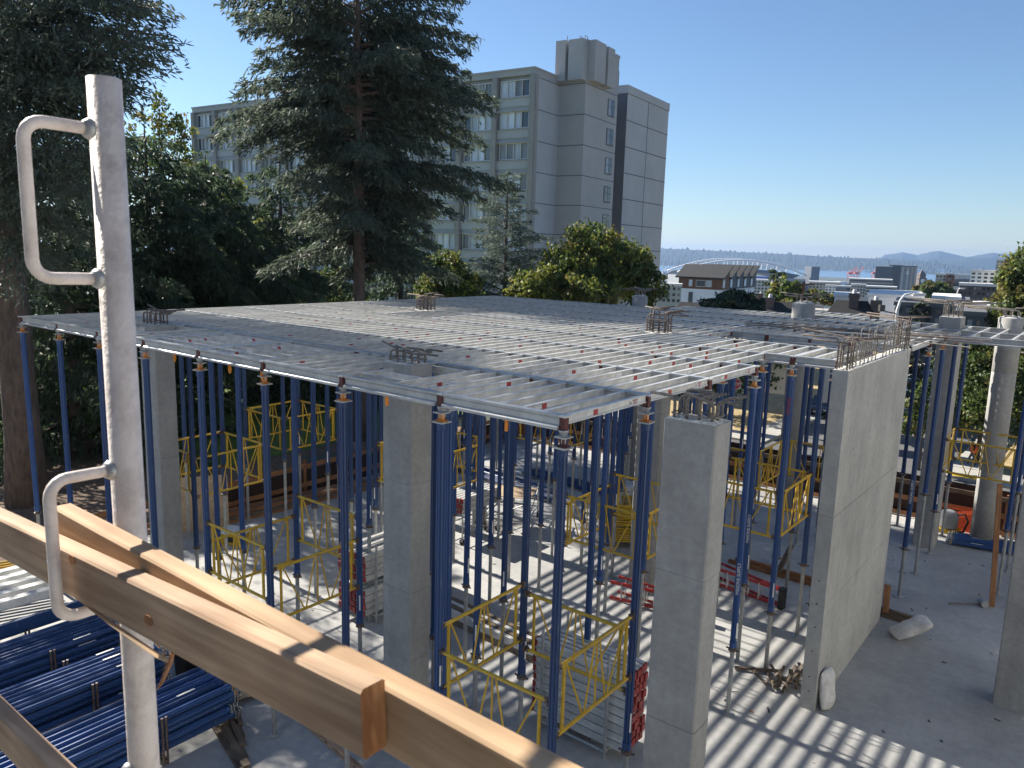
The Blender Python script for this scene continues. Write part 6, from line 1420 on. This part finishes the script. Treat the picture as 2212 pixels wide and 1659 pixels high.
# ================================================================== street: cars, sign, people
def car(label, loc, rz, paintm, suv=True, group='cars parked along the street', sc=1.0):
    t = thing('parked_car', label, 'car', loc, rz, group); W = .9; H1 = .95; HT = 1.62 if suv else 1.42; L = 2.25
    # outline sections along the length: (x, half width, sill z, belt z)
    b = MB(); xs = [(-L, .72, .45, .82), (-L+.12, .84, .30, .95), (-1.4, .9, .26, .98), (0, .92, .26, .97), (1.1, .91, .26, .95), (1.75, .86, .28, .86), (L-.08, .78, .34, .74), (L, .62, .42, .62)]
    vs = []; n = 8
    for x, w_, z0, z1 in xs: vs += [(x, -w_*.92, z0), (x, -w_, z0+.18), (x, -w_, z1-.16), (x, -w_*.9, z1), (x, w_*.9, z1), (x, w_, z1-.16), (x, w_, z0+.18), (x, w_*.92, z0)]
    b.add(vs, [(i*n+j, (i+1)*n+j, (i+1)*n+(j+1) % n, i*n+(j+1) % n) for i in range(len(xs)-1) for j in range(n)] + [tuple(range(n)), tuple(range((len(xs)-1)*n+n-1, (len(xs)-1)*n-1, -1))])
    o = b.build('body', paintm, t, True); m = o.modifiers.new('bev', 'BEVEL'); m.width = .03; m.segments = 2
    r0, r1 = (-2.0, .45) if suv else (-1.5, .35)
    cab = MB(); base = [(r0-.12, .97), (r1+.75, .95)]; topx = [r0+.28, r1]
    def ring(x, w_, z): return [(x, -w_, z), (x, w_, z)]
    p = [(base[0][0], -.84, .965), (base[1][0], -.82, .945), (topx[1], -.66, HT-.06), (topx[0], -.66, HT-.06), (base[0][0], .84, .965), (base[1][0], .82, .945), (topx[1], .66, HT-.06), (topx[0], .66, HT-.06)]
    cab.add(p, [(0, 1, 2, 3), (7, 6, 5, 4), (1, 5, 6, 2), (4, 0, 3, 7), (3, 2, 6, 7), (4, 5, 1, 0)]); cab.build('glasshouse', M['glass'], t)
    rf = MB(); rf.add([(topx[0]-.06, -.69, HT-.07), (topx[1]+.06, -.69, HT-.07), (topx[1]+.06, .69, HT-.07), (topx[0]-.06, .69, HT-.07), (topx[0]+.05, -.6, HT), (topx[1]-.1, -.6, HT), (topx[1]-.1, .6, HT), (topx[0]+.05, .6, HT)], [(0, 1, 5, 4), (1, 2, 6, 5), (2, 3, 7, 6), (3, 0, 4, 7), (4, 5, 6, 7), (3, 2, 1, 0)]); rf.build('roof', paintm, t)
    pl = MB()
    for s in (-1, 1):
        for (x0, x1) in ((base[1][0], topx[1]), (base[0][0], topx[0]), ((r0+r1)/2+.1, (r0+r1)/2+.1)): pl.bar((x0, s*.835, .96), (x1, s*.672, HT-.06), .07, .05)
    pl.build('door_pillar', paintm, t)
    for x in (-1.4, 1.4):
        for s in (-1, 1):
            wh = MB().tube((x, s*.70, .33), (x, s*.925, .33), .33, 18).build('wheel', M['rubber'], t); MB().tube((x, s*.926, .33), (x, s*.935, .33), .2, 12).build('rim', M['galv'], wh)
    for s in (-1, 1):
        MB().box(2.08, 2.22, s*.62-.13, s*.62+.13, .62, .74).build('headlight', M['white'], t); MB().box(-2.25, -2.16, s*.66-.12, s*.66+.12, .72, .98).build('tail_light', M['redp'], t); MB().box(.55, .75, s*.9-.02 if s > 0 else s*.9-.18, s*.9+.18 if s > 0 else s*.9+.02, .95, 1.1).build('mirror', paintm, t)
    MB().box(2.2, 2.262, -.42, .42, .40, .58).build('grille', M['black'], t); MB().box(2.255, 2.27, -.26, .26, .44, .55).build('number_plate', M['white'], t); MB().box(-2.262, -2.24, -.26, .26, .62, .74).build('number_plate', M['white'], t)
    return t
def stg(px, py, z=None):
    q = onz(px, py, ZS); q = onz(px, py, zs(q[0], q[1]) + .05); return q
DIRS = math.atan2(1, -.02)
q = stg(1963, 918); car('silver car parked behind the leafy branch, nearest at right', q, R(88), M['carsilver'])
q = stg(1975, 853); car('steel blue car with a roof rack, half behind the wall end', q + np.array([-.6, 0, 0]), R(-92), M['carsteel'])
q = stg(1992, 832); car('bright blue car facing the viewer, behind the steel blue one', q, R(-92), M['carblue'])
q = stg(2012, 815); car('dark car hidden behind the two-tone pillar', q + np.array([2.5, 6, 0]), R(-92), M['cargrey'])
q = stg(1778, 893); car('dark car facing the viewer in the shade left of the wall top', q, R(-88), M['cargrey'])
b = at(700, 880, 46); b[2] = -.3; car('pale van parked in the shade behind the lawn', b, R(20), M['carwhite'])
b = at(225, 770, 52); b[2] = -.3; car('pale blue car glimpsed between the left spruces', b, R(10), M['carsteel'])
q = stg(1583, 1000); st = thing('stop_sign', 'red octagonal stop sign seen between the props', 'sign', tuple(at(1583, 905, 56) * np.array([1, 1, 0]) + np.array([0, 0, ZS])), YAW)
zc = zat(1583, 829, *st.location[:2]) - ZS; MB().tube((0, 0, 0), (0, .0, zc + .3), .03, 8).build('post', M['galv'], st)
oc = [(.38*math.cos(R(22.5 + 45*i)), .38*math.sin(R(22.5 + 45*i))) for i in range(8)]
MB().prof((0, -.032, zc), (0, -.045, zc), [(a*1.07, b) for a, b in [(x, y*1.07) for x, y in oc]]).build('sign_rim', M['white'], st); MB().prof((0, -.046, zc), (0, -.052, zc), oc).build('sign_plate', M['red'], st)
text('lettering', 'STOP', .27, M['white'], st, (0, -.055, zc), (R(90), 0, 0))

def person(label, loc, rz, joints, top, legs, hat, hatm, vest=None, scale=1.0):
    """one skinned body grown from a posed skeleton; clothing colours by height, head gear as a child"""
    V = joints['v']; E = joints['e']; Rr = joints['r']
    me = bpy.data.meshes.new('body'); me.from_pydata(V, E, []); ob = bpy.data.objects.new('body', me); COL.objects.link(ob)
    ob.modifiers.new('skin', 'SKIN'); sv = me.skin_vertices[0].data if me.skin_vertices else None
    if sv is None:
        bpy.context.view_layer.update(); sv = me.skin_vertices[0].data if me.skin_vertices else None
    if sv:
        for i, r in enumerate(Rr): sv[i].radius = (r, r*.8); sv[i].use_root = (i == 0)
    sb = ob.modifiers.new('sub', 'SUBSURF'); sb.levels = sb.render_levels = 2; bpy.context.view_layer.update()
    m2 = bpy.data.meshes.new_from_object(ob.evaluated_get(bpy.context.evaluated_depsgraph_get())); bpy.data.objects.remove(ob)
    for mt in (legs, top, M['skin'], M['black']): m2.materials.append(mt)
    hd = np.array(V[joints['head']]); hands = [np.array(V[i]) for i in joints['hands']]
    for p in m2.polygons:
        c = np.array(p.center); p.use_smooth = True
        p.material_index = 2 if (np.linalg.norm(c - hd) < .135 and c[2] > hd[2] - .14) or min(np.linalg.norm(c - h) for h in hands) < .1 else 1 if c[2] > joints['waist'] else 3 if c[2] < .10 else 0
    t = thing('person', label, 'person', loc, rz); t.scale = (scale,)*3
    link('body', m2, t)
    h = MB(); h.lathe([(.135, -.005), (.13, .03), (.115, .075), (.07, .115), (.015, .13)], n=16); h.prof((0, 0, -.008), (0, 0, .004), [(.16*math.cos(a) , .18*math.sin(a) + (.06 if math.sin(a) > 0 else 0)) for a in np.arange(0, 6.28, .4)], (0, 1, 0))
    o = h.build('helmet' if hat == 'helmet' else 'cap', hatm, t, True); o.location = tuple(hd + np.array([0, 0, .055])); o.rotation_euler = (0, 0, joints.get('hat_rz', 0))
    if vest:
        vx = MB(); a, b = joints['torso']; p0, p1 = np.array(V[a]), np.array(V[b]); vx.path([p0 + (p1-p0)*f for f in (-.05, .3, .7, 1.0)], [.20, .205, .215, .16], 14); o = vx.build('safety_vest', vest, t, True)
    return t
def standing(bend=0.0, stride=.0, armf=.3):
    V = [(0, 0, .98), (0, -.02, 1.22), (0, -.03 + bend*.1, 1.42), (0, -.02 + bend*.2, 1.52), (0, .02 + bend*.3, 1.66),
         (.10, 0, .92), (.12, .05 + stride, .50), (.12, stride*1.6, .10), (.13, .15 + stride*1.6, .05),
         (-.10, 0, .92), (-.12, .05 - stride, .50), (-.12, -stride*1.6, .10), (-.13, .15 - stride*1.6, .05),
         (.20, -.02, 1.40), (.27, .02, 1.14), (.23, .02 + armf, 1.0 + armf*.5), (.22, .10 + armf, 1.0 + armf*.6),
         (-.20, -.02, 1.40), (-.27, .02, 1.14), (-.23, .02 + armf, 1.0 + armf*.5), (-.22, .10 + armf, 1.0 + armf*.6)]
    E = [(0, 1), (1, 2), (2, 3), (3, 4), (0, 5), (5, 6), (6, 7), (7, 8), (0, 9), (9, 10), (10, 11), (11, 12), (2, 13), (13, 14), (14, 15), (15, 16), (2, 17), (17, 18), (18, 19), (19, 20)]
    Rr = [.15, .15, .15, .06, .105, .10, .075, .05, .045, .10, .075, .05, .045, .07, .05, .04, .045, .07, .05, .04, .045]
    return dict(v=V, e=E, r=Rr, head=4, hands=[16, 20], waist=.96, torso=(0, 2))
q = stg(2098, 1008); person('worker in a bright orange vest and dark helmet walking on the pavement', q, YAW + R(70), standing(.2, .12, .15), M['cloth'], M['jeans'], 'helmet', M['hatd'], M['vest'])
q = stg(1729, 943); person('person in black with a blue cap walking across the shaded street', q, YAW + R(200), standing(.1, .14, .25), M['cloth'], M['cloth'], 'cap', M['hatb'])
# worker bending over between the big pillar and the props
V = [(0, 0, .80), (0, .20, .98), (0, .42, 1.06), (0, .52, 1.05), (0, .64, 1.0), (.10, 0, .74), (.13, .16, .42), (.13, .02, .10), (.13, .18, .05), (-.10, 0, .74), (-.13, .16, .42), (-.13, .02, .10), (-.13, .18, .05),
     (.20, .38, 1.02), (.24, .46, .76), (.2, .58, .58), (.19, .62, .5), (-.20, .38, 1.02), (-.24, .46, .76), (-.2, .58, .58), (-.19, .62, .5)]
s_ = standing(); s_.update(v=V, waist=.84)
wq = onz(1536, 1262, 0); person('worker in a white helmet bending over behind the big near pillar', (wq[0], wq[1], 0), YAW + R(20), s_, M['cloth'], M['jeans'], 'helmet', M['hatw'])
